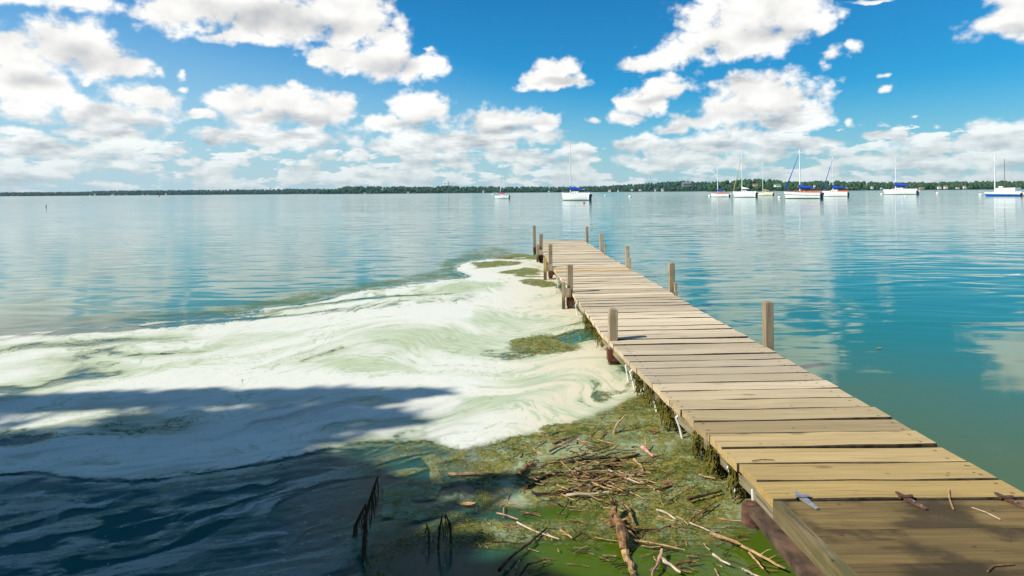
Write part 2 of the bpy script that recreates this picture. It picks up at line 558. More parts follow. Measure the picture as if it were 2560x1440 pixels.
def foliage(name, a, b_, sc=0.06):
    m, n, b = new_mat(name)
    g = n.node('ShaderNodeNewGeometry')
    x = n.noise(g.outputs['Position'], sc, 3, 0.6)
    y = n.noise(g.outputs['Position'], sc * 9, 2, 0.6)
    c = n.mix(n.ss(n.m('ADD', n.m('MULTIPLY', x, 0.6), n.m('MULTIPLY', y, 0.4)), 0.36, 0.64), a, b_)
    n._set(b.inputs['Base Color'], c)
    b.inputs['Roughness'].default_value = 0.8
    b.inputs['Specular IOR Level'].default_value = 0.15
    return m


M['fibre'] = foliage('weed_fibre', (0.085, 0.095, 0.008), (0.30, 0.22, 0.06), 9.0)
M['leaf'] = foliage('leaf_green', (0.035, 0.07, 0.018), (0.07, 0.12, 0.03), 0.8)
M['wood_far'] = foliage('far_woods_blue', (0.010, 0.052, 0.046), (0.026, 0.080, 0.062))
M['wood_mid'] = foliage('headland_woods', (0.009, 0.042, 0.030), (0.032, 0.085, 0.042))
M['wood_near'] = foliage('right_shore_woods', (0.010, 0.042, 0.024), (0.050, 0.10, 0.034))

# ---- lake water
m, n, b = new_mat('lake_water')
geo = n.node('ShaderNodeNewGeometry')
P = geo.outputs['Position']
X_, Y_, Z_ = n.sep(P)
p1 = n.v('MULTIPLY', P, (0.55, 1.5, 1))
p2 = n.v('MULTIPLY', P, (1.7, 5.0, 1))
p3 = n.v('MULTIPLY', P, (0.10, 0.28, 1))
w1 = n.noise(p1, 1.0, 1, 0.4, 0.7)
w2 = n.noise(p2, 1.0, 3, 0.5, 0.3)
w3 = n.noise(p3, 1.0, 2, 0.5)
w4 = n.noise(n.v('MULTIPLY', P, (14, 26, 1)), 1.0, 2, 0.5)
calm = n.ss(Y_, 4.5, 9.5, 0.10, 1.0)
patch = n.ss(n.noise(n.v('MULTIPLY', P, (0.02, 0.06, 1)), 1.0, 2, 0.5), 0.38, 0.62, 0.45, 1.0)
amp = n.m('MULTIPLY', calm, patch)
hh = n.m('MULTIPLY', w1, 0.038)
hh = n.m('ADD', hh, n.m('MULTIPLY', w2, 0.0023))
hh = n.m('ADD', hh, n.m('MULTIPLY', w3, 0.04))
hh = n.m('MULTIPLY', hh, amp)
hh = n.m('ADD', hh, n.m('MULTIPLY', w4, 0.00008))
n._set(b.inputs['Normal'], n.bump(hh, 1.0, 1.0))
deep = (0.018, 0.142, 0.092)
shallow = (0.085, 0.120, 0.030)
green = (0.050, 0.090, 0.002)
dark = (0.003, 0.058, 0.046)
turb = n.noise(n.v('MULTIPLY', P, (0.5, 0.9, 1)), 1.0, 4, 0.55)
near = n.ss(n.m('ADD', n.m('ADD', Y_, n.m('MULTIPLY', turb, 3.0)), n.m('MULTIPLY', n.ss(X_, 0.5, -1.5), -3.0)), 9.4, 5.0)
c = n.mix(near, deep, shallow)
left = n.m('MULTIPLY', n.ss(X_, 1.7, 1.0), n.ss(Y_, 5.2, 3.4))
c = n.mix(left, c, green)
c = n.mix(n.m('MULTIPLY', n.ss(X_, 0.25, -0.25), n.ss(Y_, 10.0, 7.0)), c, dark)  # tree shade partly put into the water colour: darker body on the left
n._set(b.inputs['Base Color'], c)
b.inputs['Roughness'].default_value = 0.03
b.inputs['IOR'].default_value = 1.34
scummy = n.m('MULTIPLY', n.ss(X_, 1.3, 0.4), n.ss(Y_, 6.0, 5.0))
n._set(b.inputs['Roughness'], n.m('MULTIPLY_ADD', scummy, 0.12, n.lin(Y_, 4, 300, 0.035, 0.11)))
n._set(b.inputs['Specular IOR Level'], n.m('MULTIPLY_ADD', scummy, -0.38, 0.5))
M['water'] = m

# ---- algae film on the water (attributes give where it drifts, nodes give the streaks and grain)
m, n, b = new_mat('algae_film')
fu, fv = n.attr('fu'), n.attr('fv')
white, cream, olive = n.attr('white'), n.attr('cream'), n.attr('olive')
cover, thin, tint = n.attr('cover'), n.attr('thin'), n.attr('tint')
geo = n.node('ShaderNodeNewGeometry')
P = geo.outputs['Position']
fl = n.comb(fu, fv, 0.0)
s1 = n.noise(n.v('MULTIPLY', fl, (1.2, 16, 1)), 1.0, 5, 0.6, 0.25)
s2 = n.noise(n.v('MULTIPLY', fl, (5, 60, 1)), 1.0, 4, 0.6, 0.1)
gr = n.noise(P, 55, 4, 0.65)
gr2 = n.noise(P, 16, 4, 0.6)
wv = n.m('ADD', white, n.m('MULTIPLY_ADD', s1, 0.55, -0.275))
wv = n.m('ADD', wv, n.m('MULTIPLY_ADD', s2, 0.35, -0.175))
mint = n.mix(n.ss(s2, 0.35, 0.65), (0.36, 0.415, 0.245, 1), (0.48, 0.515, 0.345, 1))
wcol = n.mix(cream, (0.65, 0.635, 0.535, 1), (0.62, 0.545, 0.37, 1))
c = n.mix(n.ss(wv, 0.10, 0.85), mint, wcol)
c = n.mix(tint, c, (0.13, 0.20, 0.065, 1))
ol = n.mix(n.ss(gr2, 0.36, 0.64), (0.055, 0.085, 0.005, 1), (0.225, 0.195, 0.035, 1))
ol = n.mix(n.m('MULTIPLY', n.ss(n.m('ADD', n.m('MULTIPLY', gr, .6), n.m('MULTIPLY', n.noise(P, 5, 3, .6), .4)), 0.50, 0.62), 0.85), ol, (0.27, 0.36, 0.22, 1))
ov = n.ss(n.m('ADD', olive, n.m('MULTIPLY_ADD', gr2, 1.2, -0.6)), 0.35, 0.65)
c = n.mix(ov, c, ol)
c = n.mix(n.m('MULTIPLY', n.ss(gr, 0.60, 0.70), 0.35), c, (0.14, 0.17, 0.06, 1))
dash = n.voro(n.v('MULTIPLY', fl, (14, 70, 1)), 1.0)
dsel = n.ss(n.noise(n.v('MULTIPLY', fl, (6, 20, 1)), 1.0, 2, 0.5), 0.52, 0.62)
c = n.mix(n.m('MULTIPLY', n.m('MULTIPLY', n.ss(dash, 0.20, 0.10), dsel), 0.6), c, (0.10, 0.16, 0.09, 1))
n._set(b.inputs['Base Color'], c)
b.inputs['Roughness'].default_value = 0.65
b.inputs['Specular IOR Level'].default_value = 0.25
cov = n.m('ADD', cover, n.m('MULTIPLY_ADD', s1, 0.55, -0.275))
cov = n.m('ADD', cov, n.m('MULTIPLY_ADD', gr2, 0.35, -0.175))
cov = n.m('ADD', cov, n.m('MULTIPLY_ADD', gr, 0.25, -0.125))
al = n.ss(cov, 0.20, 0.80)
speck = n.m('MULTIPLY', n.ss(n.voro(n.v('MULTIPLY', P, (31, 31, 1)), 1.0), 0.15, 0.07), n.m('MULTIPLY', n.attr('speck'), n.ss(gr2, 0.42, 0.62)))
al = n.m('MAXIMUM', n.m('MULTIPLY', al, thin), n.m('MULTIPLY', speck, 0.85))
n._set(b.inputs['Alpha'], al)
n._set(b.inputs['Base Color'], n.mix(n.m('MULTIPLY', speck, 0.9), c, (0.55, 0.57, 0.46, 1)))
hb = n.m('ADD', n.m('MULTIPLY', gr, 0.002), n.m('MULTIPLY', n.m('MULTIPLY', gr2, ov), 0.008))
n._set(b.inputs['Normal'], n.bump(hb, 1.0, 0.8))
M['film'] = m

# ---- shore soil
m, n, b = new_mat('shore_soil')
geo = n.node('ShaderNodeNewGeometry')
x = n.noise(geo.outputs['Position'], 3.0, 6, 0.65)
n._set(b.inputs['Base Color'], n.mix(n.ss(x, 0.35, 0.65), (0.06, 0.045, 0.028), (0.055, 0.085, 0.025)))
b.inputs['Roughness'].default_value = 0.95
M['soil'] = m

# ------------------------------------------------------------------ the setting: lake, shore behind the viewer, far shores
xs = np.concatenate([-np.geomspace(9000, 6, 40), np.linspace(-5, 5, 30), np.geomspace(6, 9000, 40)])
ys = np.concatenate([np.linspace(0.4, 20, 60), np.geomspace(21, 9000, 60)])
gx, gy = np.meshgrid(xs, ys)
nx, ny = len(xs), len(ys)
idx = np.arange(nx * ny).reshape(ny, nx)
quads = np.stack([idx[:-1, :-1], idx[:-1, 1:], idx[1:, 1:], idx[1:, :-1]], -1).reshape(-1, 4)
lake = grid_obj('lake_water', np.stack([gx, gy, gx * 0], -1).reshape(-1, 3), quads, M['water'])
tag(lake, kind='structure')

xs = np.concatenate([np.linspace(-300, -30, 10), np.linspace(-28, 28, 60), np.linspace(30, 300, 10)])
ys = np.concatenate([np.array([-300, -150, -80, -50]), np.linspace(-40, 1.9, 60)])
gx, gy = np.meshgrid(xs, ys)
edge = 1.1 + 0.5 * (fbm(gx * 0.4, gy * 0 + 3, 3) - 0.5)
gz = np.where(gy > edge, -0.25 * (gy - edge), 0.75 * (1 - np.exp(-(edge - gy) / 3.0)) + 0.02 * np.maximum(edge - gy, 0)) + 0.06 * (fbm(gx * 1.5, gy * 1.5, 3) - 0.5)
gz = np.minimum(gz, 1.3)
nx, ny = len(xs), len(ys)
idx = np.arange(nx * ny).reshape(ny, nx)
quads = np.stack([idx[:-1, :-1], idx[:-1, 1:], idx[1:, 1:], idx[1:, :-1]], -1).reshape(-1, 4)
tag(grid_obj('shore_ground', np.stack([gx, gy, gz], -1).reshape(-1, 3), quads, M['soil']), kind='structure')

# far shores: skyline heights read off the photo, turned into metres at each shore's distance
SHORES = [
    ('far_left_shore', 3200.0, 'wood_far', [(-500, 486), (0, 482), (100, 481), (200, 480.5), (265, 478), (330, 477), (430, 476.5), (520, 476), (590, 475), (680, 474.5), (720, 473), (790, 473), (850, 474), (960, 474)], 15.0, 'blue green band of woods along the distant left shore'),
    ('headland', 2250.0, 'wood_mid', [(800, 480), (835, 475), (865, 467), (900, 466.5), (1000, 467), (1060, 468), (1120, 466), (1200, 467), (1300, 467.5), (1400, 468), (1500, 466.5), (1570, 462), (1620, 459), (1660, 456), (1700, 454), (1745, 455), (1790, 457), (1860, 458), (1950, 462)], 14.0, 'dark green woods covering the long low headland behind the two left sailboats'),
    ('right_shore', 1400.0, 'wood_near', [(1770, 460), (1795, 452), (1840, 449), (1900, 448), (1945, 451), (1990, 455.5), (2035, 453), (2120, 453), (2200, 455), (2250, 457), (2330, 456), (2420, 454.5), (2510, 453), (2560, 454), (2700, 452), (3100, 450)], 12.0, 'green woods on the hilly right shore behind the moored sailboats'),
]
ICO_V, ICO_F = None, None
import bmesh
bm = bmesh.new()
bmesh.ops.create_icosphere(bm, subdivisions=2, radius=1)
ICO_V = np.array([v.co[:] for v in bm.verts])
ICO_F = np.array([[v.index for v in f.verts] for f in bm.faces])
bm.free()


def shore(name, dist, mat, sky_px, tree_h, label):
    pts = []
    for px, py in sky_px:
        a, b_ = level(px, py)
        pts.append((a * dist / F, CAMZ - b_ * dist / F))
    pxs = np.array([p[0] for p in pts]); hts = np.array([p[1] for p in pts])
    X = np.linspace(pxs[0], pxs[-1], 220)
    Hs = np.interp(X, pxs, hts) * 1.16
    rows = []
    depth = [-6, 0, 25, 70, 140, 220, 320]
    prof = [-0.6, 0.4, 0.10, 0.35, 0.75, 1.0, 0.9]
    for d, pr in zip(depth, prof):
        hill = np.maximum(Hs - tree_h, 0.5)
        z = np.full_like(X, pr) if d <= 0 else 0.5 + hill * pr
        wob = 6 * (fbm(X * 0.01, X * 0 + d * 0.1, 3) - 0.5)
        rows.append(np.stack([X * (dist + d) / dist, dist + d + wob, z], -1))
    co = np.array(rows)
    ny_, nx_ = co.shape[:2]
    idx = np.arange(nx_ * ny_).reshape(ny_, nx_)
    q = np.stack([idx[:-1, :-1], idx[:-1, 1:], idx[1:, 1:], idx[1:, :-1]], -1).reshape(-1, 4)
    tag(grid_obj(name + '_ground', co.reshape(-1, 3), q, M[mat]), kind='structure')
    # crowns
    VV, FF = [], []
    cnt = 0
    width = X[-1] - X[0]
    for d, pr in ((6, .03), (30, .15), (70, .36), (110, .58), (150, .78), (200, .95), (235, 1.0)):
        k = int(width / (tree_h * 0.50))
        for _ in range(k):
            x = nrng.uniform(X[0], X[-1])
            hill = max(np.interp(x, X, Hs) - tree_h, 0.5)
            th = tree_h * nrng.uniform(0.72, 1.12) * (1.0 if d > 20 else 0.7)
            r = th * nrng.uniform(0.28, 0.42)
            base = 0.5 + hill * pr
            v = ICO_V * (1 + nrng.normal(0, 0.16, (len(ICO_V), 1)))
            v = v * np.array([r, r, th * 0.5])
            yy = dist + d + nrng.uniform(-15, 15)
            v = v + np.array([x * yy / dist, yy, base + th * 0.5])
            VV.append(v)
            FF.append(ICO_F + cnt)
            cnt += len(v)
    V = np.concatenate(VV); Fa = np.concatenate(FF)
    me = bpy.data.meshes.new(name + '_woods')
    me.vertices.add(len(V)); me.vertices.foreach_set('co', V.astype(np.float32).ravel())
    me.loops.add(Fa.size); me.loops.foreach_set('vertex_index', Fa.astype(np.int32).ravel())
    me.polygons.add(len(Fa))
    me.polygons.foreach_set('loop_start', np.arange(0, Fa.size, 3, dtype=np.int32))
    me.polygons.foreach_set('loop_total', np.full(len(Fa), 3, np.int32))
    me.update(calc_edges=True)
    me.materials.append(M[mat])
    o = bpy.data.objects.new(name + '_woods', me)
    COL.objects.link(o)
    tag(o, label, 'woods', kind='stuff')


for s in SHORES:
    shore(*s)

# ------------------------------------------------------------------ algae film drifting on the near water
def poly_mask(px, py, poly):
    """signed distance-ish (positive inside) in px units"""
    poly = np.array(poly, float)
    inside = np.zeros(px.shape, bool)
    dist = np.full(px.shape, 1e9)
    nP = len(poly)
    for i in range(nP):
        x0, y0 = poly[i]; x1, y1 = poly[(i + 1) % nP]
        if y0 != y1:
            c_ = ((y0 > py) != (y1 > py)) & (px < (x1 - x0) * (py - y0) / (y1 - y0) + x0)
            inside ^= c_
        ex, ey = x1 - x0, y1 - y0
        t = np.clip(((px - x0) * ex + (py - y0) * ey) / (ex * ex + ey * ey + 1e-9), 0, 1)
        dist = np.minimum(dist, np.hypot(px - x0 - t * ex, (py - y0 - t * ey) * 1.8))
    return np.where(inside, dist, -dist)


rows_py = np.concatenate([np.arange(612, 700, 1.6), np.arange(700, 1000, 2.0), np.arange(1000, 1460, 2.6), np.arange(1460, 1900, 12)])
rowY = F * CAMZ / (rows_py - CY)
cols_a = np.concatenate([np.linspace(-2200, -1300, 60)[:-1], np.linspace(-1300, 880, 680)])
A_, Yg = np.meshgrid(cols_a, rowY)
Xg = A_ * Yg / F
bl = F * CAMZ / Yg
# level -> photo pixels
px = CX + A_ + bl * ROLL
py = CY + bl - A_ * ROLL
wx, wy = Xg, Yg
nwx = (fbm(wx * 1.1 + 5, wy * 1.1, 4) - 0.5)
nwy = (fbm(wx * 1.1 + 55, wy * 1.1 + 31, 4) - 0.5)
qx = px + nwx * 90
qy = py + nwy * 34
fine = fbm(wx * 7, wy * 7, 4) - 0.5

outer = [(-1500, 965), (-600, 885), (0, 838), (300, 812), (600, 778), (800, 748), (950, 722), (1080, 702), (1160, 692), (1135, 668), (1180, 650), (1260, 641), (1345, 634),
         (1440, 760), (1560, 905), (1700, 1050), (1880, 1215), (1950, 1290), (2080, 1440), (2120, 1900), (-1500, 1900)]
sd_out = poly_mask(px + nwx * 40, py + nwy * 18, outer)
low = [(-1500, 1130), (0, 1191), (117, 1190), (250, 1206), (324, 1207), (508, 1186), (742, 1146), (859, 1117), (1000, 1092), (1070, 1082), (1130, 1120), (1200, 1122), (1300, 1100), (1400, 1085), (1480, 1060), (1500, 1900)]
lx = np.array([p[0] for p in low]); ly = np.array([p[1] for p in low])
low_y = np.interp(px + nwx * 60, lx, ly) + sst(px, 850, 1100) * 110 * (fbm(wx * 2.3 + 40, wy * 2.3, 5, .6) - .5)
rag = 26 * (fbm(wx * 4.5, wy * 9, 5, .6) - .5)
main = sst(sd_out + rag, -6, 16) * sst(low_y - (py + nwy * 8) + rag * 1.1, -12, 14)

# mats of olive algae near the bank and pier
matp = [(1505, 1020), (1590, 992), (1650, 985), (1800, 1130), (1960, 1290), (2090, 1440), (2140, 1900), (700, 1900), (860, 1480), (900, 1380), (1060, 1310), (1160, 1275), (1200, 1215), (1090, 1190),
        (1080, 1160), (1180, 1120), (1290, 1095), (1400, 1065)]
sd_mat = poly_mask(px + nwx * 60, py + nwy * 26, matp)
mat_in = sst(sd_mat, -18, 22)
opening = np.exp(-(((qx - 1640) / 330) ** 2 + ((qy - 1425) / 62) ** 2)) + 0.9 * np.exp(-(((qx - 1330) / 160) ** 2 + ((qy - 1290) / 22) ** 2)) \
    + np.exp(-(((qx - 1930) / 90) ** 2 + ((qy - 1370) / 60) ** 2)) + 0.8 * np.exp(-(((qx - 1590) / 60) ** 2 + ((qy - 935) / 16) ** 2)) \
    + 0.9 * np.exp(-(((qx - 1250) / 330) ** 2 + ((qy - 1420) / 50) ** 2))

cover = main.copy()
# between the white sheet and the mats: dark water with drifting streaks and curds
below = sst((py + nwy * 8) - low_y, -2, 8) * sst(1250 - px, 0, 80)
ang = -0.42
su = ((px - 600) * math.cos(ang) + (py - 1300) * 2.0 * math.sin(ang))
sv = (-(px - 600) * math.sin(ang) + (py - 1300) * 2.0 * math.cos(ang))
strk = fbm(su / 230 + nwx * 1.2, sv / 46 + nwy * 1.6, 5, 0.55)
curd = sst(strk, 0.40, 0.66) * 0.78
wedge = poly_mask(qx, qy, [(415, 1450), (470, 1375), (600, 1290), (760, 1230), (885, 1192), (892, 1240), (860, 1300), (880, 1340), (800, 1400), (760, 1500), (400, 1500)])
curd = np.maximum(curd, sst(wedge, -4, 14) * (0.52 + 0.35 * (strk - 0.4)))
blob2 = poly_mask(qx, qy, [(920, 1222), (990, 1212), (1060, 1228), (1075, 1180), (1055, 1150), (1100, 1120), (1180, 1110), (1160, 1150), (1100, 1165), (1110, 1215), (1080, 1250), (1020, 1260), (1120, 1280), (1040, 1310), (930, 1300)])
curd = np.maximum(curd, sst(blob2, -6, 8) * 0.8)
ring = np.abs(np.hypot((qx - 20) / 110, (qy - 1300) / 55) - 1)
curd = np.maximum(curd, (ring < 0.16) * 0.55)
clear = sst(np.abs((py - low_y) - 30), 0, 34) * .8 + .2
curd2 = np.clip(0.44 + 6.0 * (fbm(su / 520 + nwx * 2.6, sv / 90 + nwy * 4.5, 6, .6) - .5), 0, .9)
curd = np.maximum(curd * .9, curd2)
cover = np.maximum(cover, below * curd * (clear * .6 + .4))
matcov = np.clip(1.0 - 0.95 * opening, 0, 1) * (0.60 + 0.5 * (fbm(wx * 5, wy * 5, 4) - 0.35))
cover = np.where(mat_in > 0, np.maximum(cover * (1 - mat_in), 0) + mat_in * matcov, cover)
cover *= sst(sd_out, -6, 8)

# flow coordinates for streaks: drift along the sheet with two eddies
fu, fv = px.copy(), (py - np.interp(px, [-1500, 0, 600, 1150, 1300], [1010, 870, 800, 700, 720])) * 2.6
for cx, cy, R, th in ((1110, 850, 260, -0.75), (1340, 900, 200, 0.9), (1430, 985, 160, -1.2), (1240, 715, 110, -0.8), (1180, 1010, 170, 0.7)):
    ux, uy = fu - cx, fv - (cy - np.interp(cx, [-1500, 0, 600, 1150, 1300], [1010, 870, 800, 700, 720])) * 2.6
    r2 = (ux * ux + uy * uy) / (R * R)
    a = th * np.exp(-r2)
    c_, s_ = np.cos(a), np.sin(a)
    fu, fv = fu - ux + ux * c_ - uy * s_, fv - uy + ux * s_ + uy * c_
fu = (fu + 60 * nwx) / 330.0
fv = (fv + 60 * nwy) / 330.0

# green fleck fringe outside the sheet
fr = np.exp(-((sd_out + 8) / 40) ** 2) * sst(px, -200, 700) * sst(1330 - px, 0, 80) * (sd_out < 2)
cover = np.maximum(cover, fr * (0.62 + 0.9 * fine))

# where it is white / mint / cream
white = np.full(px.shape, 0.76)
def dip(cx, cy, rx, ry, k, rot=0.0):
    ux, uy = qx - cx, (qy - cy)
    if rot:
        ux, uy = ux * math.cos(rot) + uy * math.sin(rot), -ux * math.sin(rot) + uy * math.cos(rot)
    return k * np.exp(-((ux / rx) ** 2 + (uy / ry) ** 2))
white -= dip(1090, 845, 150, 26, 0.75) + dip(910, 918, 80, 16, 0.8) + dip(1230, 800, 110, 18, 0.35)
white -= dip(260, 862, 290, 9, 1.0, -0.06) + dip(600, 797, 420, 4, 0.8, -0.09) + dip(760, 766, 320, 4, 0.7, -0.10)
white -= dip(300, 940, 400, 22, 0.45, -0.05) + dip(1190, 722, 90, 7, 0.7) + dip(1330, 950, 90, 20, 0.4) + dip(1220, 1000, 70, 18, 0.5)
white += dip(1180, 760, 120, 14, 0.5, -0.2) + dip(900, 780, 300, 16, 0.4, -0.08) + dip(600, 950, 420, 20, 0.6) + dip(1270, 745, 40, 22, 0.5) + dip(1480, 985, 90, 22, 0.3)
cream = sst(px + nwx * 120, 1150, 1420) * 0.9
cream = np.clip(cream, 0, 1)
olive = mat_in * np.clip(0.62 + 1.1 * (fbm(wx * 3.1 + 9, wy * 3.1, 4) - 0.45), 0, 1)
for cx, cy, rx, ry in ((1355, 862, 105, 24), (1235, 662, 62, 9), (1310, 687, 56, 8), (1345, 711, 46, 9), (1300, 644, 70, 5), (1440, 1075, 110, 16), (1330, 1105, 70, 10), (1200, 1330, 90, 26)):
    k = np.exp(-(((qx - cx) / rx) ** 2 + ((qy - cy) / ry) ** 2) ** 2)
    olive = np.maximum(olive, k * 1.05)
    cover = np.maximum(cover, k * 0.9)
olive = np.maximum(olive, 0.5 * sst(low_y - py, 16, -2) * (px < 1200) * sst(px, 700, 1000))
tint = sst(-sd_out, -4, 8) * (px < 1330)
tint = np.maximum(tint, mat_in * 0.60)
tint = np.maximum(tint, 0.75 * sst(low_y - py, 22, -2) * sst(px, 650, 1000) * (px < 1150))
thin = 1 - 0.04 * sst(py, 960, 1150) * sst(1250 - px, 0, 200)
thin = thin * (1 - (0.40 + 0.16 * sst(py, 1220, 1440)) * below)
thin = np.maximum(thin, sst(blob2, -6, 8) * 0.85)
thin = np.where(sd_out < 2, 0.55, thin)
thin = np.clip(thin + 0.35 * (strk - 0.5) * sst(py, 960, 1050) * sst(1250 - px, 0, 200), 0, 1)

# marbling: warp the drift coordinates and read smoky filaments off them
g1 = fbm(fu * 1.4, fv * 2.4, 4) - .5
g2 = fbm(fu * 1.4 + 31, fv * 2.4 + 7, 4) - .5
mar = fbm(fu * 0.9 + 1.5 * g1, fv * 4.0 + 2.8 * g2, 6, 0.52)
mar2 = fbm(fu * 1.3 + 1.8 * g2 + 50, fv * 7.5 + 3.2 * g1 + 20, 5, 0.54)
con = fbm(fu * 0.9 + 1.6 * g2 + 11, fv * 2.6 + 3.0 * g1, 4, 0.5)
line = np.exp(-((con - .46) / .012) ** 2) + np.exp(-((con - .56) / .009) ** 2) + np.exp(-((con - .38) / .014) ** 2)
rightness = sst(px, 1120, 1330)
stripe = dip(260, 862, 290, 9, 1.0, -0.06) + dip(600, 797, 420, 5, 0.9, -0.09) + dip(760, 766, 320, 5, 0.8, -0.10) + dip(200, 832, 420, 6, 0.7, -0.07) + dip(1000, 742, 200, 5, .6, -.08)
cover -= main * stripe * 0.62
white += (1.5 + 0.5 * rightness) * (mar - .5) + 0.7 * (mar2 - .5) - 0.10 - 0.06 * rightness
white -= np.clip(line, 0, 1) * (0.40 + 0.25 * rightness)
cover -= main * (np.clip(0.45 - mar, 0, 1) * 2.4 + np.clip(line, 0, 1) * 0.22) * (1 - mat_in)
cover -= main * sst(45 - sd_out, 0, 45) * np.clip(0.56 - mar2, 0, 1) * 3.0 * (1 - mat_in)
dark_lines = sst(py, 960, 1040) * sst(1250 - px, 0, 200)
thin = np.clip(thin - dark_lines * np.clip(0.5 - mar2, 0, 1) * 1.1, 0.0, 1)
olive = np.maximum(olive, rightness * main * np.clip((0.41 - mar) * 5, 0, 0.6) * (1 - mat_in))
cover = np.maximum(cover, sst(olive, .65, .95) * .9 * (1 - mat_in))
speck = np.maximum(below * 0.9, (sd_out < 2) * fr)
zz = 0.006 + 0.006 * np.clip(cover, 0, 1) * (fbm(wx * 6, wy * 6, 3)) + olive * 0.012 * fbm(wx * 14 + 3, wy * 14, 4) * sst(cover, 0.3, 0.7)
co = np.stack([Xg, Yg, zz], -1).reshape(-1, 3)
nr, ncl = Xg.shape
idx = np.arange(nr * ncl).reshape(nr, ncl)
quads = np.stack([idx[:-1, :-1], idx[1:, :-1], idx[1:, 1:], idx[:-1, 1:]], -1).reshape(-1, 4)
keep = np.maximum(cover, speck * .5).ravel()[quads].max(1) > 0.10
keep &= (sd_out.ravel()[quads].max(1) > -90)
quads = quads[keep][:, ::-1]
used = np.unique(quads)
remap = np.full(nr * ncl, -1); remap[used] = np.arange(len(used))
A = {k: np.asarray(v).ravel()[used] for k, v in dict(fu=fu, fv=fv, white=white, cream=cream, olive=olive, cover=cover, thin=thin, tint=tint, speck=speck).items()}
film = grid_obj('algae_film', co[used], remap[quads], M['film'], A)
tag(film, 'white and green algae film swirling on the water left of the pier', 'algae', kind='stuff')

# ------------------------------------------------------------------ the pier
pier = empty('wooden_pier', at(1560, 905, 0.0), 'weathered plank pier running out over the lake with square posts', 'pier')
left_px = [(1935, 1250), (1880, 1192), (1810, 1125), (1740, 1060), (1655, 983), (1560, 890), (1508, 836), (1458, 771), (1433, 736), (1404, 698), (1385, 673), (1358, 630), (1342, 602)]
right_px = [(2578, 1240), (2500, 1196), (2290, 1080), (2192, 1022), (1940, 882), (1750, 775), (1692, 740), (1577, 673), (1515, 637), (1463, 603)]
Lp = sorted([tuple(at(x, y, DECK)[:2]) for x, y in left_px], key=lambda p: p[1])
Rp = sorted([tuple(at(x, y, DECK)[:2]) for x, y in right_px], key=lambda p: p[1])
LY = [p[1] for p in Lp]; LX = [p[0] for p in Lp]
RY = [p[1] for p in Rp]; RX = [p[0] for p in Rp]
def XL(y): return float(np.interp(y, LY, LX))
def XR(y): return float(np.interp(y, RY, RX))


def plank(y0, xl, xr, w, skew, z, th=0.045, dl=0.0, dr=0.0):
    nseg = 5
    V, Fc = [], []
    prof = [(0, -th), (0, -0.006), (0.006, 0), (w - 0.006, 0), (w, -0.006), (w, -th)]
    zoff = [rng.uniform(-1, 1) * 0.003 for _ in range(nseg + 1)]
    tilt = rng.uniform(-1, 1) * 0.004
    for i in range(nseg + 1):
        t = i / nseg
        x = xl + (xr - xl) * t
        for a, c in prof:
            V.append(Vector((x + (a / w - .5) * (dl * (1 - t) + dr * t), y0 + a + skew * t + rng.uniform(-.0012, .0012), z + c + zoff[i] + tilt * (a / w - .5))))
    k = len(prof)
    for i in range(nseg):
        for j in range(k):
            j2 = (j + 1) % k
            Fc.append((i * k + j, i * k + j2, (i + 1) * k + j2, (i + 1) * k + j))
    Fc.append(tuple(range(k - 1, -1, -1)))
    Fc.append(tuple(range(nseg * k, nseg * k + k)))
    return V, [tuple(reversed(f)) for f in Fc]


y = at(1935, 1249, DECK).y
yend = at(1400, 601, DECK).y
count = 0
while y < yend - 0.1:
    w = rng.choice([0.196, 0.192, 0.189, 0.198])
    gap = rng.uniform(0.006, 0.013)
    skew = 0.03 + 0.10 * min(1, (y - 3) / 5) if y > 3.6 else 0.0
    skew = skew * 0.8
    xl = XL(y + w / 2) + rng.uniform(-.006, .006)
    xr = XR(y + w / 2 + skew) + rng.uniform(-.012, .012)
    V, Fc = plank(y, xl, xr, w, skew, DECK + rng.uniform(-.004, .004), dl=XL(y + w) - XL(y), dr=XR(y + w + skew) - XR(y + skew))
    o = mk('plank', V, Fc, M['deck'], pier)
    o.data.materials.append(M['grime'])
    for p_ in o.data.polygons:
        if p_.normal.y < -0.5 or p_.normal.y > 0.8:
            p_.material_index = 1  # darker colour on edge faces draws a dark line at every gap
    t = 1 - min(1, max(0, (y - 3.0) / 1.7))
    g = rng.uniform(0.92, 1.06)
    base = np.array((1.04, 0.99, 0.89)) * g
    tan = np.array((0.68, 0.55, 0.265)) * g
    c = base * (1 - t ** 0.6) + tan * t ** 0.6 if t > 0 else base
    if 11.35 < y < 12.25 and False:
        c = np.array((1.25, 0.95, 0.5))
    yy = at(1480, 680, DECK).y
    if yy - 0.22 < y < yy + 0.2:
        c = np.array((1.15, 0.95, 0.62))
    o.color = (*c, 1)
    count += 1
    y += w + gap

# stringers under the deck edges
def stringer(edge, off, ys_):
    V, Fc = [], []
    for yv in ys_:
        x = edge(yv) + off
        for a, c in ((0, -.045), (0.045, -.045), (0.045, -.135), (0, -.135)):
            V.append(Vector((x + a, yv, DECK + c)))
    for i in range(len(ys_) - 1):
        for j in range(4):
            j2 = (j + 1) % 4
            Fc.append((i * 4 + j, (i + 1) * 4 + j, (i + 1) * 4 + j2, i * 4 + j2))
    Fc.append((0, 1, 2, 3)); e = (len(ys_) - 1) * 4
    Fc.append((e + 3, e + 2, e + 1, e))
    return V, Fc
ysr = list(np.linspace(3.05, yend - 0.12, 60))
mk('stringer', *stringer(XL, 0.03, ysr), M['stringer'], pier)
mk('stringer', *stringer(XR, -0.075, ysr), M['stringer'], pier)
mk('stringer', *stringer(lambda v: (XL(v) + XR(v)) / 2, -0.02, ysr), M['stringer'], pier)

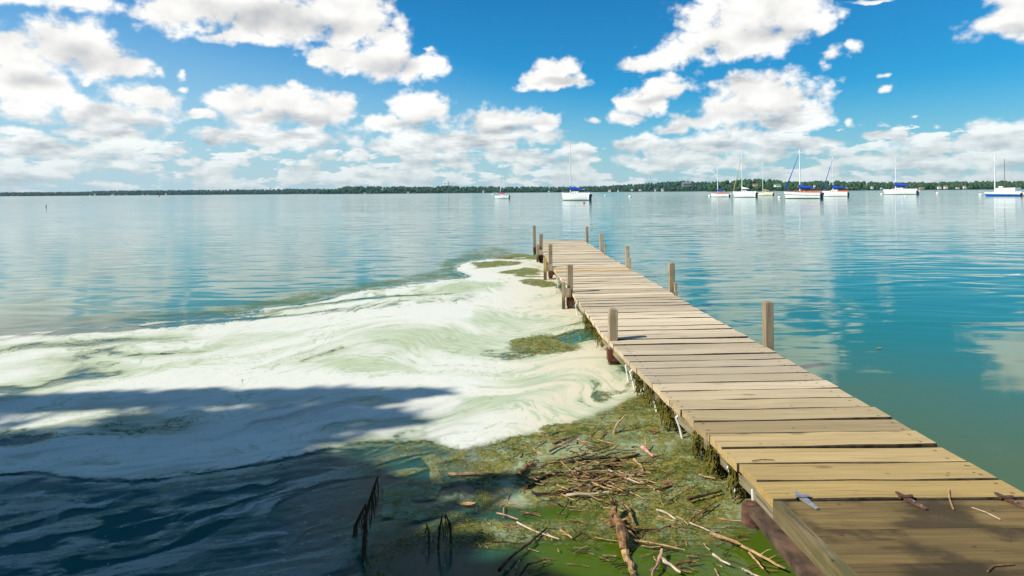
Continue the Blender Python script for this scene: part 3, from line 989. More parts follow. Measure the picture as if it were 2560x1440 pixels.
# posts
def post(px0, px1, top, base, on_deck, turn=0.0, lean=0.0):
    """square post; base pixel row is at the water (left side) or where the deck hides it (right side)"""
    cxp = (px0 + px1) / 2
    g = at(cxp, base, DECK if on_deck else 0.0)
    if on_deck:
        g = Vector((max(g.x, XR(g.y) + 0.036), g.y, 0))
    w = (px1 - px0) / F * g.y * 0.84
    topz = CAMZ - level(cxp, top)[1] / F * g.y
    V, Fc = chamfer_box(-w / 2, w / 2, -w / 2, w / 2, -0.9, topz, w * 0.07)
    c_, s_ = math.cos(turn), math.sin(turn)
    lean = rng.uniform(-.02, .02)
    cut = rng.uniform(-.12, .12)
    V = [Vector((v.x, v.y, v.z + (v.x * cut if v.z > .1 else 0))) for v in V]
    V = [Vector((v.x * c_ - v.y * s_ + g.x + lean * v.z, v.x * s_ + v.y * c_ + g.y, v.z)) for v in V]
    o = mk('post', V, Fc, M['post'], pier)
    o.color = (1, 1, 1, 1)
    return o, g, w
POSTS_L = [(1519, 1544, 771, 912), (1417, 1433, 662, 772), (1371, 1382, 611, 698), (1347, 1357, 585, 655), (1333, 1341, 564, 633)]
POSTS_R = [(1887, 1912, 754, 866), (1664, 1680, 657, 729), (1556, 1567, 615, 666), (1497, 1508, 584, 627), (1460, 1468, 566, 604)]
for i, (a, b_, t, bs) in enumerate(POSTS_L):
    o, g, w = post(a, b_, t, bs, False, turn=rng.uniform(0.02, 0.07))
    # rusty sleeve bracket round the foot of the post
    V, Fc = box(g.x - w * 0.62, g.x + w * 0.62, g.y - w * 0.66, g.y + w * 0.62, 0.05, 0.05 + 0.115)
    mk('bracket', V, Fc, M['redbracket'], o)
    V, Fc = box(g.x + w * 0.62, XL(g.y) + 0.06, g.y - 0.02, g.y + 0.02, 0.09, 0.14)
    mk('bracket_arm', V, Fc, M['redbracket'], o)
for i, (a, b_, t, bs) in enumerate(POSTS_R):
    o, g, w = post(a, b_, t, bs, True, turn=rng.uniform(-0.02, 0.05))
    V, Fc = box(XR(g.y) - 0.06, g.x - w * 0.52, g.y - 0.02, g.y + 0.02, 0.09, 0.14)
    mk('bracket_arm', V, Fc, M['redbracket'], o)
# stakes beside the posts
def stake(px0, px1, top, base, mat, on_deck=False):
    cxp = (px0 + px1) / 2
    g = at(cxp, base, DECK if on_deck else 0.0)
    w = (px1 - px0) / F * g.y
    topz = CAMZ - level(cxp, top)[1] / F * g.y
    V, Fc = chamfer_box(g.x - w / 2, g.x + w / 2, g.y - w * 0.4, g.y + w * 0.4, -0.8, topz, w * 0.08)
    o = mk('stake', V, Fc, mat, pier)
    return o, g, w, topz
for a, b_, t, bs, mt in ((1405, 1413, 705, 774, 'post'), (1359, 1367, 643, 701, 'newwood'), (1341, 1347, 611, 656, 'post')):
    o, g, w, tz = stake(a, b_, t, bs, M[mt])
    g2x = XL(g.y) - 0.02
    V, Fc = box(g.x + w * .5, g2x, g.y - 0.025, g.y + 0.02, DECK * 0.75, DECK * 0.75 + 0.13)
    mk('cross_board', V, Fc, M['post'], pier)
for a, b_, t, bs in ((1686, 1693, 706, 739), (1572, 1577, 645, 673), (1511, 1515, 608, 637)):
    o, g, w, tz = stake(a, b_, t, bs, M['post'], True)
    V, Fc = box(XR(g.y) + 0.0, g.x - w * .5, g.y - 0.02, g.y + 0.02, DECK - 0.03, DECK + 0.05)
    mk('cross_board', V, Fc, M['post'], pier)

# white metal legs curving out from under the left edge
for lx_, ly_, spread in ((1566, 900, .03), (1577, 915, .05), (1587, 925, .04), (1632, 968, .05), (1664, 1000, .06), (1692, 1025, .06), (1742, 1070, .07), (1782, 1104, .06), (1822, 1145, .06), (1884, 1200, .0), (1440, 752, .03), (1393, 690, .03)):
    e = at(lx_, ly_, DECK - 0.05)
    pts = [Vector((e.x + 0.10, e.y + 0.02, DECK - 0.06)), Vector((e.x + 0.03, e.y, DECK - 0.07)), Vector((e.x - 0.01, e.y - 0.01, DECK - 0.10)),
           Vector((e.x - 0.01 + spread * .4, e.y - 0.02, DECK - 0.17)), Vector((e.x + spread * .7, e.y - 0.03, -0.05))]
    mk('leg', *tube(pts, [0.008] * 5, 6), M['white_metal'], pier)

# ------------------------------------------------------------------ hinged ramp at the near end of the pier
y1 = at(1935, 1252, DECK).y - 0.004
slope = math.tan(math.radians(4.5))
ramp_o = Vector(((XL(y1) + XR(y1)) / 2, y1, DECK))
ramp = empty('boarding_ramp', ramp_o, 'wide dirty brown wooden ramp hinged to the near end of the pier', 'ramp')
RL = 2.6
xl0, xr0 = XL(y1) + 0.03, XR(y1) + 0.12
bw = 0.288
nb = int(RL / bw)
for i in range(nb):
    ya = y1 - bw * (i + 1) + 0.0015
    yb = y1 - bw * i - 0.0015
    V, Fc = [], []
    za, zb = DECK + (y1 - ya) * slope, DECK + (y1 - yb) * slope
    nsx = 6
    for k in range(nsx + 1):
        x = xl0 + (xr0 - xl0) * k / nsx
        for (yv, zv) in ((ya, za - .04), (ya, za - .003), (ya + .003, za), (yb - .003, zb), (yb, zb - .003), (yb, zb - .04)):
            V.append(Vector((x, yv, zv + 0.0)))
    for k in range(nsx):
        for j in range(6):
            j2 = (j + 1) % 6
            Fc.append((k * 6 + j, (k + 1) * 6 + j, (k + 1) * 6 + j2, k * 6 + j2))
    Fc.append(tuple(range(6))); Fc.append(tuple(range(nsx * 6 + 5, nsx * 6 - 1, -1)))
    o = mk('board', V, Fc, M['ramp'], ramp)
    v = rng.uniform(0.58, 0.80)
    o.color = (v, v * .97, v * .95, 1)
# side rail of the ramp
def sloped_beam(x0, x1, ya, yb, top, bot):
    V = []
    for yv in (ya, yb):
        zt = DECK + (y1 - yv) * slope
        V += [Vector((x0, yv, zt + bot)), Vector((x1, yv, zt + bot)), Vector((x1, yv, zt + top)), Vector((x0, yv, zt + top))]
    return V, [(0, 1, 2, 3), (7, 6, 5, 4), (0, 4, 5, 1), (1, 5, 6, 2), (2, 6, 7, 3), (3, 7, 4, 0)]
o = mk('side_rail', *sloped_beam(xl0 - 0.045, xl0 - 0.002, y1 - RL, y1 - 0.01, 0.004, -0.085), M['stringer'], ramp)
o.color = (0.75, 0.7, 0.6, 1)
o = mk('side_rail', *sloped_beam(xr0 + 0.002, xr0 + 0.045, y1 - RL, y1 - 0.01, 0.004, -0.085), M['stringer'], ramp)

# strap hinges
def hinge(px_, py_, mat, ang, ln=0.115):
    c = at(px_, py_, DECK + 0.006)
    V, Fc = [], []
    c_, s_ = math.cos(ang), math.sin(ang)
    def q(u, v_, z):
        x, yv = c.x + u * c_ - v_ * s_, c.y + u * s_ + v_ * c_
        return Vector((x, yv, z + max(0, (y1 - yv)) * slope))
    out = [(-0.020, 0.0), (-0.007, -ln), (0.007, -ln), (0.020, 0.0)]
    zt = DECK + 0.011
    V = [q(u, v_, zt) for u, v_ in out] + [q(u, v_, zt - 0.007) for u, v_ in out]
    Fc = [(0, 1, 2, 3), (7, 6, 5, 4), (0, 4, 5, 1), (1, 5, 6, 2), (2, 6, 7, 3), (3, 7, 4, 0)]
    h = mk('hinge', V, Fc, mat, ramp)
    pin = tube([q(-0.035, 0.008, zt + 0.004), q(0.035, 0.008, zt + 0.004)], 0.008, 8)
    mk('hinge_pin', *pin, mat, h)
    out = [(-0.020, 0.018), (-0.006, ln * 0.6), (0.006, ln * 0.6), (0.020, 0.018)]
    V = [q(u, v_, zt) for u, v_ in out] + [q(u, v_, zt - 0.007) for u, v_ in out]
    mk('hinge_leaf', V, [tuple(reversed(f)) for f in Fc], mat, h)
    for vv in (-ln * .35, -ln * .75):
        s = q(0, vv, zt)
        mk('screw', *tube([s, s + Vector((0, 0, .004))], 0.005, 6), M['galv'], h)
hinge(2008, 1247, M['galv'], 0.10)
hinge(2268, 1248, M['rust'], 0.16)
hinge(2520, 1250, M['rust'], 0.12)

# rusty pipe pile and steel plate beside the ramp
c = at(1880, 1312, 0.0)
pipe = mk('rusty_pipe', *join(tube([c + Vector((0, 0, -.5)), c + Vector((0, 0, .105))], 0.052, 20), tube([c + Vector((0, 0, -.3)), c + Vector((0, 0, .1055))], 0.044, 20)), M['rust'])
tag(pipe, 'short rusty pipe pile standing in the algae beside the ramp', 'pipe')
pa = at(1872, 1268, 0.112); pb = at(1922, 1264, 0.112); pc = at(2012, 1440, 0.112); pd = at(2068, 1440, 0.112)
dv = (pc - pa) * 1.2
top = [pa, pb, pb + (pd - pb) * 1.6, pa + (pc - pa) * 1.6]
V = [v + Vector((0, 0, .0)) for v in top] + [v + Vector((0, 0, -.012)) for v in top] 
Fc = [(3, 2, 1, 0), (4, 5, 6, 7), (0, 1, 5, 4), (1, 2, 6, 5), (2, 3, 7, 6), (3, 0, 4, 7)]
flange = [pa + Vector((.0, 0, -.012)), pa + Vector((.010, 0, -.012)), top[3] + Vector((.010, 0, -.012)), top[3] + Vector((0, 0, -.012))]
V2 = flange + [v + Vector((0, 0, -.03)) for v in flange]
beam = mk('rusty_channel_beam', *join((V, Fc), (V2, Fc)), M['rustplate'])
tag(beam, 'rusty flat steel channel running from the pipe along the ramp edge', 'beam')

# hanging algae clumps under the pier edge
def moss(px_, py_, width, drop, nst):
    e = at(px_, py_, DECK - 0.06)
    parts = []
    for _ in range(nst):
        ox = rng.uniform(-0.02, 0.07); oy = rng.uniform(-width / 2, width / 2)
        p0 = Vector((e.x + ox, e.y + oy, DECK - 0.055 - rng.uniform(0, .03)))
        ln = drop * rng.uniform(0.25, 1.1) * (1 - .5 * abs(oy) / (width / 2))
        pts, rad = [], []
        for k in range(4):
            t = k / 3
            pts.append(p0 + Vector((rng.uniform(-.012, .012) - 0.03 * t * rng.random(), rng.uniform(-.014, .014), -ln * t)))
            rad.append(rng.uniform(.003, .008) * (1 - .5 * t))
        parts.append(tube(pts, rad, 4, 0.3))
    o = mk('hanging_algae', *join(*parts), M['moss'])
    return o
for i, (a, b_, wd, dr, k) in enumerate(((1466, 792, .5, .17, 60), (1480, 810, .4, .18, 50), (1494, 830, .4, .18, 50), (1596, 938, .22, .2, 60), (1622, 965, .18, .2, 60), (1655, 1000, .2, .2, 50), (1672, 1018, .16, .2, 50), (1745, 1080, .14, .18, 60), (1783, 1118, .14, .2, 70), (1834, 1165, .10, .2, 50), (1408, 712, .4, .17, 40), (1420, 728, .4, .17, 40))):
    o = moss(a, b_, wd, dr, k)
    tag(o, 'olive algae clump hanging under the left pier edge, %s from the ramp' % ('tenth ninth eighth seventh sixth fifth fourth third second first twelfth eleventh'.split()[i]), 'algae clump', 'algae clumps hanging under the pier edge')

# ------------------------------------------------------------------ sailboats
def rotz(V, yaw, loc):
    c_, s_ = math.cos(yaw), math.sin(yaw)
    return [Vector((v[0] * c_ - v[1] * s_ + loc.x, v[0] * s_ + v[1] * c_ + loc.y, v[2] + loc.z)) for v in V]


def sailboat(x0, x1, wl, mast_px, mast_top, label, hull='gelcoat', deck='gelcoat', cover=None, stripe=None, boot='bottom', cover_len=0.42, jib=None,
             yaw_deg=18, motor='black', canopy=None, lean=0.0, cabin_h=0.065, boom_h=None, boxcabin=None, mizzen=None, mast_mat='alu', mast_r=0.06, fb=0.155):
    cxp = (x0 + x1) / 2
    loc = at(cxp, wl, 0.0)
    yaw = math.pi - math.radians(yaw_deg) + math.atan2(-loc.x, loc.y) * 1.0   # bow to the left, stern a little nearer
    dist = loc.y
    app = (x1 - x0) / F * dist
    L = app / max(0.5, math.cos(math.radians(yaw_deg))) * 0.97
    B = L * 0.30
    root = empty('sailboat', loc, label, 'sailboat', 'sailboats moored on the lake')
    def P_(name, geo, mat, par=None, smooth=False):
        V, Fc = geo
        return mk(name, rotz(V, yaw, loc), Fc, M[mat], par or root, smooth=smooth)
    ns = 16
    def sect(t):
        hb = B / 2 * (1 - max(0, (t - .35) / .65) ** 2.1) * (0.80 + 0.20 * math.sin(math.pi * min(1, .5 + t) / 1.0 * .5 + .0) ** 1)
        hb = max(hb, 0.012)
        sh = L * fb * 1.12 * (0.92 + 0.22 * t ** 2)
        return hb, sh
    zf = [-.35, -.12, 0.0, .25, .55, .85, 1.0]
    V, Fc = [], []
    for i in range(ns + 1):
        t = i / ns
        hb, sh = sect(t)
        row = []
        for f in zf:
            z = f * sh if f >= 0 else f * L * 0.12
            wfac = {-.35: .05, -.12: .55, 0.0: .74, .25: .86, .55: .94, .85: .985, 1.0: 1.0}[f]
            x = L * (t - .5) - (1 - max(f, -.3)) * L * 0.055 * max(0, (t - .6) / .4) ** 1.5 + (1 - f) * L * .015 * (1 - t)
            row.append((x, hb * wfac, z))
        V += [Vector(r) for r in row] + [Vector((r[0], -r[1], r[2])) for r in row]
    k = len(zf)
    for i in range(ns):
        a, c = i * 2 * k, (i + 1) * 2 * k
        for j in range(k - 1):
            Fc.append((a + j, a + j + 1, c + j + 1, c + j))
            Fc.append((a + k + j, c + k + j, c + k + j + 1, a + k + j + 1))
    Fc.append(tuple(list(range(0, k)) + list(range(2 * k - 1, k - 1, -1))))
    h = P_('hull', (V, Fc), hull, smooth=True)
    # coloured bands on the topsides, a touch proud of the hull
    def bandgeo(f0, f1, off):
        V, Fc = [], []
        for i in range(ns + 1):
            t = i / ns
            hb, sh = sect(t)
            for f in (f0, f1):
                wf = float(np.interp(f, [0, .25, .55, .85, 1], [.74, .86, .94, .985, 1.0]))
                x = L * (t - .5) - (1 - f) * L * 0.055 * max(0, (t - .6) / .4) ** 1.5 + (1 - f) * L * .015 * (1 - t)
                V += [Vector((x, hb * wf + off, f * sh)), Vector((x, -hb * wf - off, f * sh))]
        for i in range(ns):
            a, c = i * 4, (i + 1) * 4
            Fc += [(a, a + 2, c + 2, c), (a + 1, c + 1, c + 3, a + 3)]
        return V, Fc
    P_('boot_stripe', bandgeo(0.0, 0.10, 0.008), boot, h)
    if stripe:
        P_('sheer_stripe', bandgeo(stripe[1], stripe[2], 0.008), stripe[0], h)
    # deck with a little crown
    V, Fc = [], []
    for i in range(ns + 1):
        t = i / ns
        hb, sh = sect(t)
        x = L * (t - .5)
        V += [Vector((x, hb * .99, sh)), Vector((x, 0, sh + hb * .06)), Vector((x, -hb * .99, sh))]
    for i in range(ns):
        a, c = i * 3, (i + 1) * 3
        Fc += [(a, a + 1, c + 1, c), (a + 1, a + 2, c + 2, c + 1)]
    dk = P_('deck', (V, Fc), deck)
    # toe rail
    pts = [Vector((L * (i / ns - .5), sect(i / ns)[0], sect(i / ns)[1] + .03)) for i in range(ns + 1)]
    P_('toe_rail', join(tube(pts, .025, 4), tube([Vector((p.x, -p.y, p.z)) for p in pts], .025, 4)), deck, dk)
    dz = L * fb * 1.1
    # coach roof
    if boxcabin is None:
        xs_ = [L * -.12, L * -.10, L * .12, L * .20, L * .27]
        hh_ = [0.0, 1.0, .92, .6, 0.0]
        ww = [.30, .30, .26, .20, .13]
        V, Fc = [], []
        for x, hz, w_ in zip(xs_, hh_, ww):
            yb = B * w_ * 1.05
            V += [Vector((x, yb, dz * .98)), Vector((x, yb * .86, dz + L * cabin_h * hz)), Vector((x, 0, dz + L * cabin_h * hz * 1.12 + .01)), Vector((x, -yb * .86, dz + L * cabin_h * hz)), Vector((x, -yb, dz * .98))]
        for i in range(len(xs_) - 1):
            for j in range(4):
                Fc.append((i * 5 + j, i * 5 + j + 1, i * 5 + 6 + j, i * 5 + 5 + j))
        Fc.append((4, 3, 2, 1, 0))
        cb = P_('cabin', (V, Fc), canopy or hull if hull != 'blue_hull' else 'gelcoat')
        for wx in (-.05, .04, .12):
            for s in (1, -1):
                yy = B * (.30 if wx < .1 else .255)
                z0 = dz + L * cabin_h * .30
                P_('window', box(L * wx, L * (wx + .06), s * yy - .012, s * yy + .012, z0, z0 + L * cabin_h * .35), 'window', cb)
        P_('companionway_hatch', box(L * -.14, L * -.121, -B * .1, B * .1, dz, dz + L * cabin_h * .95), 'wood_trim', cb)
    else:
        z1 = dz + L * boxcabin
        V = [Vector(v) for v in ((-L * .36, B * .40, dz), (L * .22, B * .34, dz), (L * .22, -B * .34, dz), (-L * .36, -B * .40, dz),
                                 (-L * .36, B * .36, z1), (L * .13, B * .30, z1 * 1.0), (L * .13, -B * .30, z1 * 1.0), (-L * .36, -B * .36, z1))]
        cb = P_('cabin', (V, [(3, 2, 1, 0), (4, 5, 6, 7), (0, 1, 5, 4), (1, 2, 6, 5), (2, 3, 7, 6), (3, 0, 4, 7)]), 'cream' if False else 'gelcoat')
        P_('cabin_roof', box(-L * .37, L * .14, -B * .37, B * .37, z1 + .002, z1 + .06), 'wood_trim', cb)
        P_('hatch_box', box(-L * .02, L * .10, -B * .12, B * .12, z1 + .062, z1 + .32), 'gelcoat', cb)
    # cockpit coaming
    P_('cockpit_coaming', join(box(-L * .46, -L * .13, B * .30, B * .34, dz * .96, dz + L * .035), box(-L * .46, -L * .13, -B * .34, -B * .30, dz * .96, dz + L * .035)), deck)
    # mast
    mt = at_depth(mast_px, mast_top, dist)
    c_, s_ = math.cos(yaw), math.sin(yaw)
    bow_frac = ((cxp - mast_px) / (x1 - x0)) * 0.95
    mx = L * bow_frac
    top = mt.z
    leanv = lean * top
    def mp(z, y=0.0):   # point on the mast axis at height z, local
        return Vector((mx - leanv * (z / top), y, z))
    ms = P_('mast', tube([mp(dz * .9), mp(top * .6), mp(top)], [mast_r * 1.5, mast_r * 1.5, mast_r * 1.1], 8), mast_mat)
    P_('spreader', tube([mp(top * .56, -B * .30), mp(top * .56, B * .30)], .025, 5), mast_mat, ms)
    P_('masthead', box(mp(top).x - .14, mp(top).x + .05, -.04, .04, top, top + .05), 'black', ms)
    # shrouds and stays
    sw = .010
    for s in (1, -1):
        P_('shroud', tube([mp(top * .9), mp(top * .56, s * B * .30), Vector((mx, s * B * .44, dz))], sw, 4), 'galv')
    P_('backstay', tube([mp(top * .99), Vector((-L * .49, 0, dz))], sw, 4), 'galv')
    bow = Vector((L * .49, 0, L * fb * 1.12))
    if jib:
        P_('furled_jib', tube([bow + Vector((0, 0, .12)), bow.lerp(mp(top * .93), .12), bow.lerp(mp(top * .93), .55), mp(top * .93)], [.045, .105, .075, .03], 7, 0.08), jib)
    else:
        P_('forestay', tube([bow, mp(top * .93)], sw, 4), 'galv')
    # boom under its cover
    bz = boom_h if boom_h else dz + L * (cabin_h + .075)
    if cover:
        bl_ = L * cover_len
        P_('boom', tube([mp(bz), Vector((mx - bl_ * 1.08, 0, bz + .02))], .05, 6), mast_mat)
        ptsc, rad = [], []
        for i in range(8):
            t = i / 7
            ptsc.append(Vector((mx + .05 - bl_ * t, 0, bz + .13 + (.16 * (1 - t) ** 2) * L / 7)))
            rad.append((.26 * (1 - t) ** .8 + .10) * L / 7.0)
        V, Fc = tube(ptsc, rad, 8, 0.06)
        sc = P_('sail_cover', (V, Fc), cover, smooth=True)
        P_('cover_collar', tube([mp(bz - .05), mp(bz + L * .07), mp(bz + L * .13)], [.16 * L / 7, .15 * L / 7, .08], 8, .05), cover, sc)
    # motor, rudder, rails
    if motor:
        mxx = -L * .53
        hm = P_('outboard_motor', join(box(mxx - .16, mxx + .14, -B * .12 - .12, -B * .12 + .12, dz * .62, dz * .62 + .42), tube([Vector((mxx, -B * .12, dz * .65)), Vector((mxx + .02, -B * .12, -.25))], .06, 6)), motor)
        P_('motor_bracket', box(mxx + .14, -L * .485, -B * .12 - .07, -B * .12 + .07, dz * .45, dz * .62), 'black', hm)
    P_('rudder', box(-L * .535, -L * .49, .16, .20, -.3, dz * .8), 'black' if hull != 'blue_hull' else 'wood_trim')
    rz = L * .075
    def rail(xa, xb, n_):
        g_ = []
        for s in (1, -1):
            pp = []
            for i in range(n_ + 1):
                t = (xa + (xb - xa) * i / n_) / L + .5
                hb, sh = sect(min(max(t, 0), 1))
                pp.append(Vector((xa + (xb - xa) * i / n_, s * hb * .92, sh + rz)))
                g_.append(tube([Vector((pp[-1].x, pp[-1].y, sh)), pp[-1]], .014, 4))
            g_.append(tube(pp, .014, 4))
        return join(*g_)
    P_('bow_rail', rail(L * .30, L * .47, 3), 'galv')
    P_('stern_rail', rail(-L * .47, -L * .30, 2), 'galv')
    if canopy == 'orange_canvas' or canopy == 'red_deck':
        pass
    if mizzen:
        a, tp = mizzen
        mzx = L * ((cxp - a) / (x1 - x0)) * .95
        mz = CAMZ - level(a, tp)[1] / F * dist
        P_('mizzen_mast', tube([Vector((mzx, 0, dz * .8)), Vector((mzx, 0, mz))], [.065, .045], 8), 'darkmast')
    return root


sailboat(1236, 1273, 497, 1249.5, 410, 'small white sailboat with a pink sail cover, leftmost of the moored boats', cover='pink_canvas', cover_len=.40, lean=0.06, mast_r=.05, motor='black', fb=.17)
sailboat(1403, 1476, 501, 1425, 359, 'white sailboat with a blue sail cover standing alone before the headland', cover='blue_canvas', cover_len=.46, motor='black', mast_r=.06, fb=.20, cabin_h=.07)
sailboat(1777, 1823, 492.5, 1794, 390, 'low white sailboat with red deck and blue cover, leftmost of the right-hand group', deck='red_deck', cover='blue_canvas', cover_len=.36, canopy='red_deck', motor='gelcoat', boot='black', mast_r=.07)
sailboat(1893, 1932, 489, 1907, 402, 'small cream sailboat half hidden behind the stern of a white one', hull='cream', deck='cream', cover='tan_canvas', cover_len=.36, mast_mat='alu', motor='wood_trim', mast_r=.05)
sailboat(1833, 1890, 493.5, 1855, 382, 'white sailboat with white sail cover and tan furled jib', cover='gelcoat', cover_len=.28, jib='tan_canvas', motor='black', mast_r=.055, fb=.20)
sailboat(1962, 2050, 496.5, 2000, 373, 'largest white sailboat with red deck, blue stripe and blue furled jib', deck='red_deck', cover='blue_canvas', cover_len=.36, stripe=('navy', .55, .64), jib='blue_canvas', motor='navy', boot='black', mast_r=.075, canopy='red_deck', cabin_h=.04)
sailboat(2058, 2118, 491, 2083, 389, 'white sailboat with orange deck canvas and blue furled jib beside the largest one', deck='orange_canvas', cover='blue_canvas', cover_len=.5, jib='blue_canvas', motor=None, boot='galv', mast_r=.055, fb=.18)
sailboat(2212, 2288, 486.5, 2240, 392, 'long low all white sailboat with blue cover, between the group and the blue hull', cover='blue_canvas', cover_len=.40, motor='gelcoat', mast_r=.085, fb=.135)
sailboat(2468, 2545, 490.5, 2490, 386, 'blue hulled boat with a tall white cabin and two masts, farthest right', hull='blue_hull', deck='gelcoat', boxcabin=.16, motor='gelcoat', mizzen=(2511, 397), stripe=('gelcoat', .62, 1.0), boot='navy', mast_r=.08, fb=.10)

# mooring buoys
def buoy(px_, py_, r_px, mat, label, rust=True):
    c = at(px_, py_ + r_px * 0.6, 0.0)
    r = r_px / F * c.y
    root = empty('mooring_buoy', c, label, 'buoy', 'mooring buoys among the boats')
    v = [Vector(a) * r for a in ICO_V]
    body = mk('float', [Vector((a.x, a.y, a.z * .95 + r * .45)) + c for a in v], [tuple(f) for f in ICO_F], M[mat], root, smooth=True)
    mk('collar', *tube([c + Vector((0, 0, r * 1.3)), c + Vector((0, 0, r * 1.62))], [r * .38, r * .30], 8), M['rust'], root)
    mk('ring', *tube([c + Vector((r * .16 * math.cos(t), 0, r * 1.75 + r * .16 * math.sin(t))) for t in np.linspace(0, 6.0, 9)], r * .05, 5), M['galv'], root)
for (a, b_, r, mt, lb) in ((1575, 491, 3.6, 'buoy', 'white round buoy right of the lone blue covered sailboat'), (1513, 488.5, 2.6, 'buoy', 'smaller white buoy just off the stern of the lone sailboat'),
                           (1774, 489.5, 3.6, 'buoy', 'white buoy at the bow of the low red decked boat'), (1948.5, 493, 4, 'buoy', 'white and rust buoy ahead of the largest sailboat'),
                           (2204, 485, 3, 'buoy', 'small white buoy at the bow of the long white sailboat'), (2264, 491, 2.5, 'buoy', 'tiny white buoy in front of the long white sailboat'),
                           (2343.5, 482.5, 3.6, 'buoy', 'white buoy in the gap left of the blue hulled boat'), (2337, 479.5, 2, 'buoy_red', 'tiny red float beside a white buoy far right'),
                           (2451, 486.5, 4, 'buoy', 'tilted white buoy at the bow of the blue hulled boat'), (1460, 506.5, 2.6, 'buoy_red', 'little red orange float below the lone blue covered sailboat'),
                           (398, 490, 2.2, 'buoy_red', 'tiny red marker float near the far left shore')):
    buoy(a, b_, r, mt, lb)
# small motorboat behind the pink covered one
c = at_depth(1237, 482.5, 420.0); c.z = 0
mb = empty('motorboat', c, 'tiny white motorboat far behind the pink covered sailboat', 'motorboat')
L = 4.6
V = [Vector(v) for v in ((-L / 2, -.8, 0), (L * .3, -.75, 0), (L * .45, 0, .1), (L * .3, .75, 0), (-L / 2, .8, 0), (-L / 2, -.95, .7), (L * .3, -.9, .8), (L * .55, 0, .95), (L * .3, .9, .8), (-L / 2, .95, .7))]
Fc = [(0, 1, 6, 5), (1, 2, 7, 6), (2, 3, 8, 7), (3, 4, 9, 8), (4, 0, 5, 9), (5, 6, 7, 8, 9), (4, 3, 2, 1, 0)]
mk('hull', rotz(V, math.pi, c), Fc, M['gelcoat'], mb)
mk('canopy', *[g for g in (lambda q: (rotz(q[0], math.pi, c), q[1]))(join(box(-1.2, .8, -.7, .7, 1.75, 1.85), box(-1.2, -1.1, -.7, -.6, .7, 1.75), box(.7, .8, .6, .7, .7, 1.75), box(-1.2, -1.1, .6, .7, .7, 1.75), box(.7, .8, -.7, -.6, .7, 1.75)))], M['gelcoat'], mb)
# thin stick standing out of the water far left
g = at(115, 519, 0)
tag(mk('bent_stake', *tube([g + Vector((0, 0, -.3)), g + Vector((.02, 0, .1)), g + Vector((.08, 0, .28)), g + Vector((-.02, 0, .42))], [.05, .05, .04, .02], 6, .1), M['bark_dark']), 'short bent stake poking out of the open water far left', 'stake')

# ------------------------------------------------------------------ far houses and towers
def house(px_, py_, w_px, h_px, dist, wall, roof, label, group):
    c = at_depth(px_, py_, dist)
    w = w_px * .8 / F * dist; h = h_px * .75 / F * dist
    root = empty('house', c, label, 'house', group)
    d = w * .8
    mk('wall', *box(c.x - w / 2, c.x + w / 2, c.y - d / 2, c.y + d / 2, c.z - h * .9, c.z + h * .5), M[wall], root)
    V = [Vector(v) for v in ((c.x - w * .56, c.y - d * .58, c.z + h * .5), (c.x + w * .56, c.y - d * .58, c.z + h * .5), (c.x + w * .56, c.y + d * .58, c.z + h * .5), (c.x - w * .56, c.y + d * .58, c.z + h * .5), (c.x - w * .56, c.y, c.z + h * 1.1), (c.x + w * .56, c.y, c.z + h * 1.1))]
    mk('roof', V, [(0, 1, 5, 4), (2, 3, 4, 5), (0, 4, 3), (1, 2, 5), (3, 2, 1, 0)], M[roof], root)
    for k in (-.25, .2):
        mk('window', *box(c.x + w * k - w * .07, c.x + w * k + w * .07, c.y - d / 2 - .06, c.y - d / 2 - .01, c.z, c.z + h * .35), M['window'], root)
for k_, (a, b_, w_, h_) in enumerate(((28, 491, 6, 2), (42, 491, 5, 2), (225, 489.5, 5, 3), (237, 487, 3, 5), (282, 488, 7, 4), (296, 488.5, 3, 3), (315, 488.5, 8, 2.5), (357, 487.5, 4, 2), (369, 487.5, 3, 3), (415, 487, 4, 5))):
    house(a, b_, w_, h_, 3185, 'house_white', 'roof_grey', 'tiny white house at the foot of the distant left treeline, %s from the left' % 'first second third fourth fifth sixth seventh eighth ninth tenth'.split()[k_], 'houses on the distant left shore')
for k_, (a, b_, w_, h_) in enumerate(((912, 483, 5, 2), (1020, 481, 6, 2), (1208, 479, 5, 4), (1372, 478.5, 5, 3), (1524, 477, 7, 4), (1545, 477, 4, 4), (1580, 475, 6, 3), (1600, 475, 7, 3), (1638, 475.5, 4, 4), (1656, 475, 6, 5))):
    house(a, b_, w_, h_, 2235, 'house_white', 'roof_red' if w_ == 7 else 'roof_grey', 'small white house at the waterline of the wooded headland, %s from the left' % 'first second third fourth fifth sixth seventh eighth ninth tenth'.split()[k_], 'houses along the headland waterline')
house(956, 473, 4, 3, 2225, 'house_white', 'roof_grey', 'white house alone high among the trees of the headland', None)
house(1716, 461.5, 24, 7, 2190, 'concrete', 'roof_grey', 'wide grey building near the crest of the wooded hill', None)
house(1888, 463, 12, 4, 1385, 'house_tan', 'roof_red', 'tan house with reddish roof halfway up the right hill', None)
house(1943, 464, 16, 5, 1385, 'house_white', 'roof_grey', 'wide white house among trees left of the largest sailboat mast', None)
house(2036, 465, 5, 4, 1385, 'house_white', 'roof_grey', 'narrow white house right of the largest sailboat mast', None)
house(2180, 469, 6, 5, 1392, 'house_white', 'roof_grey', 'white gabled house left of the long white sailboat', None)
house(2203, 471, 5, 3, 1394, 'house_white', 'roof_grey', 'low white house directly behind the long white sailboat bow', None)
house(2303, 471, 11, 3.5, 1392, 'house_tan', 'roof_red', 'tan low house behind the motor of the long white sailboat', None)
house(2348, 469, 9, 5, 1392, 'house_white', 'roof_red', 'white house with reddish roof, left one of a close pair', None)
house(2364, 468.5, 9, 5, 1392, 'house_white', 'roof_red', 'white house with reddish roof, right one of a close pair', None)
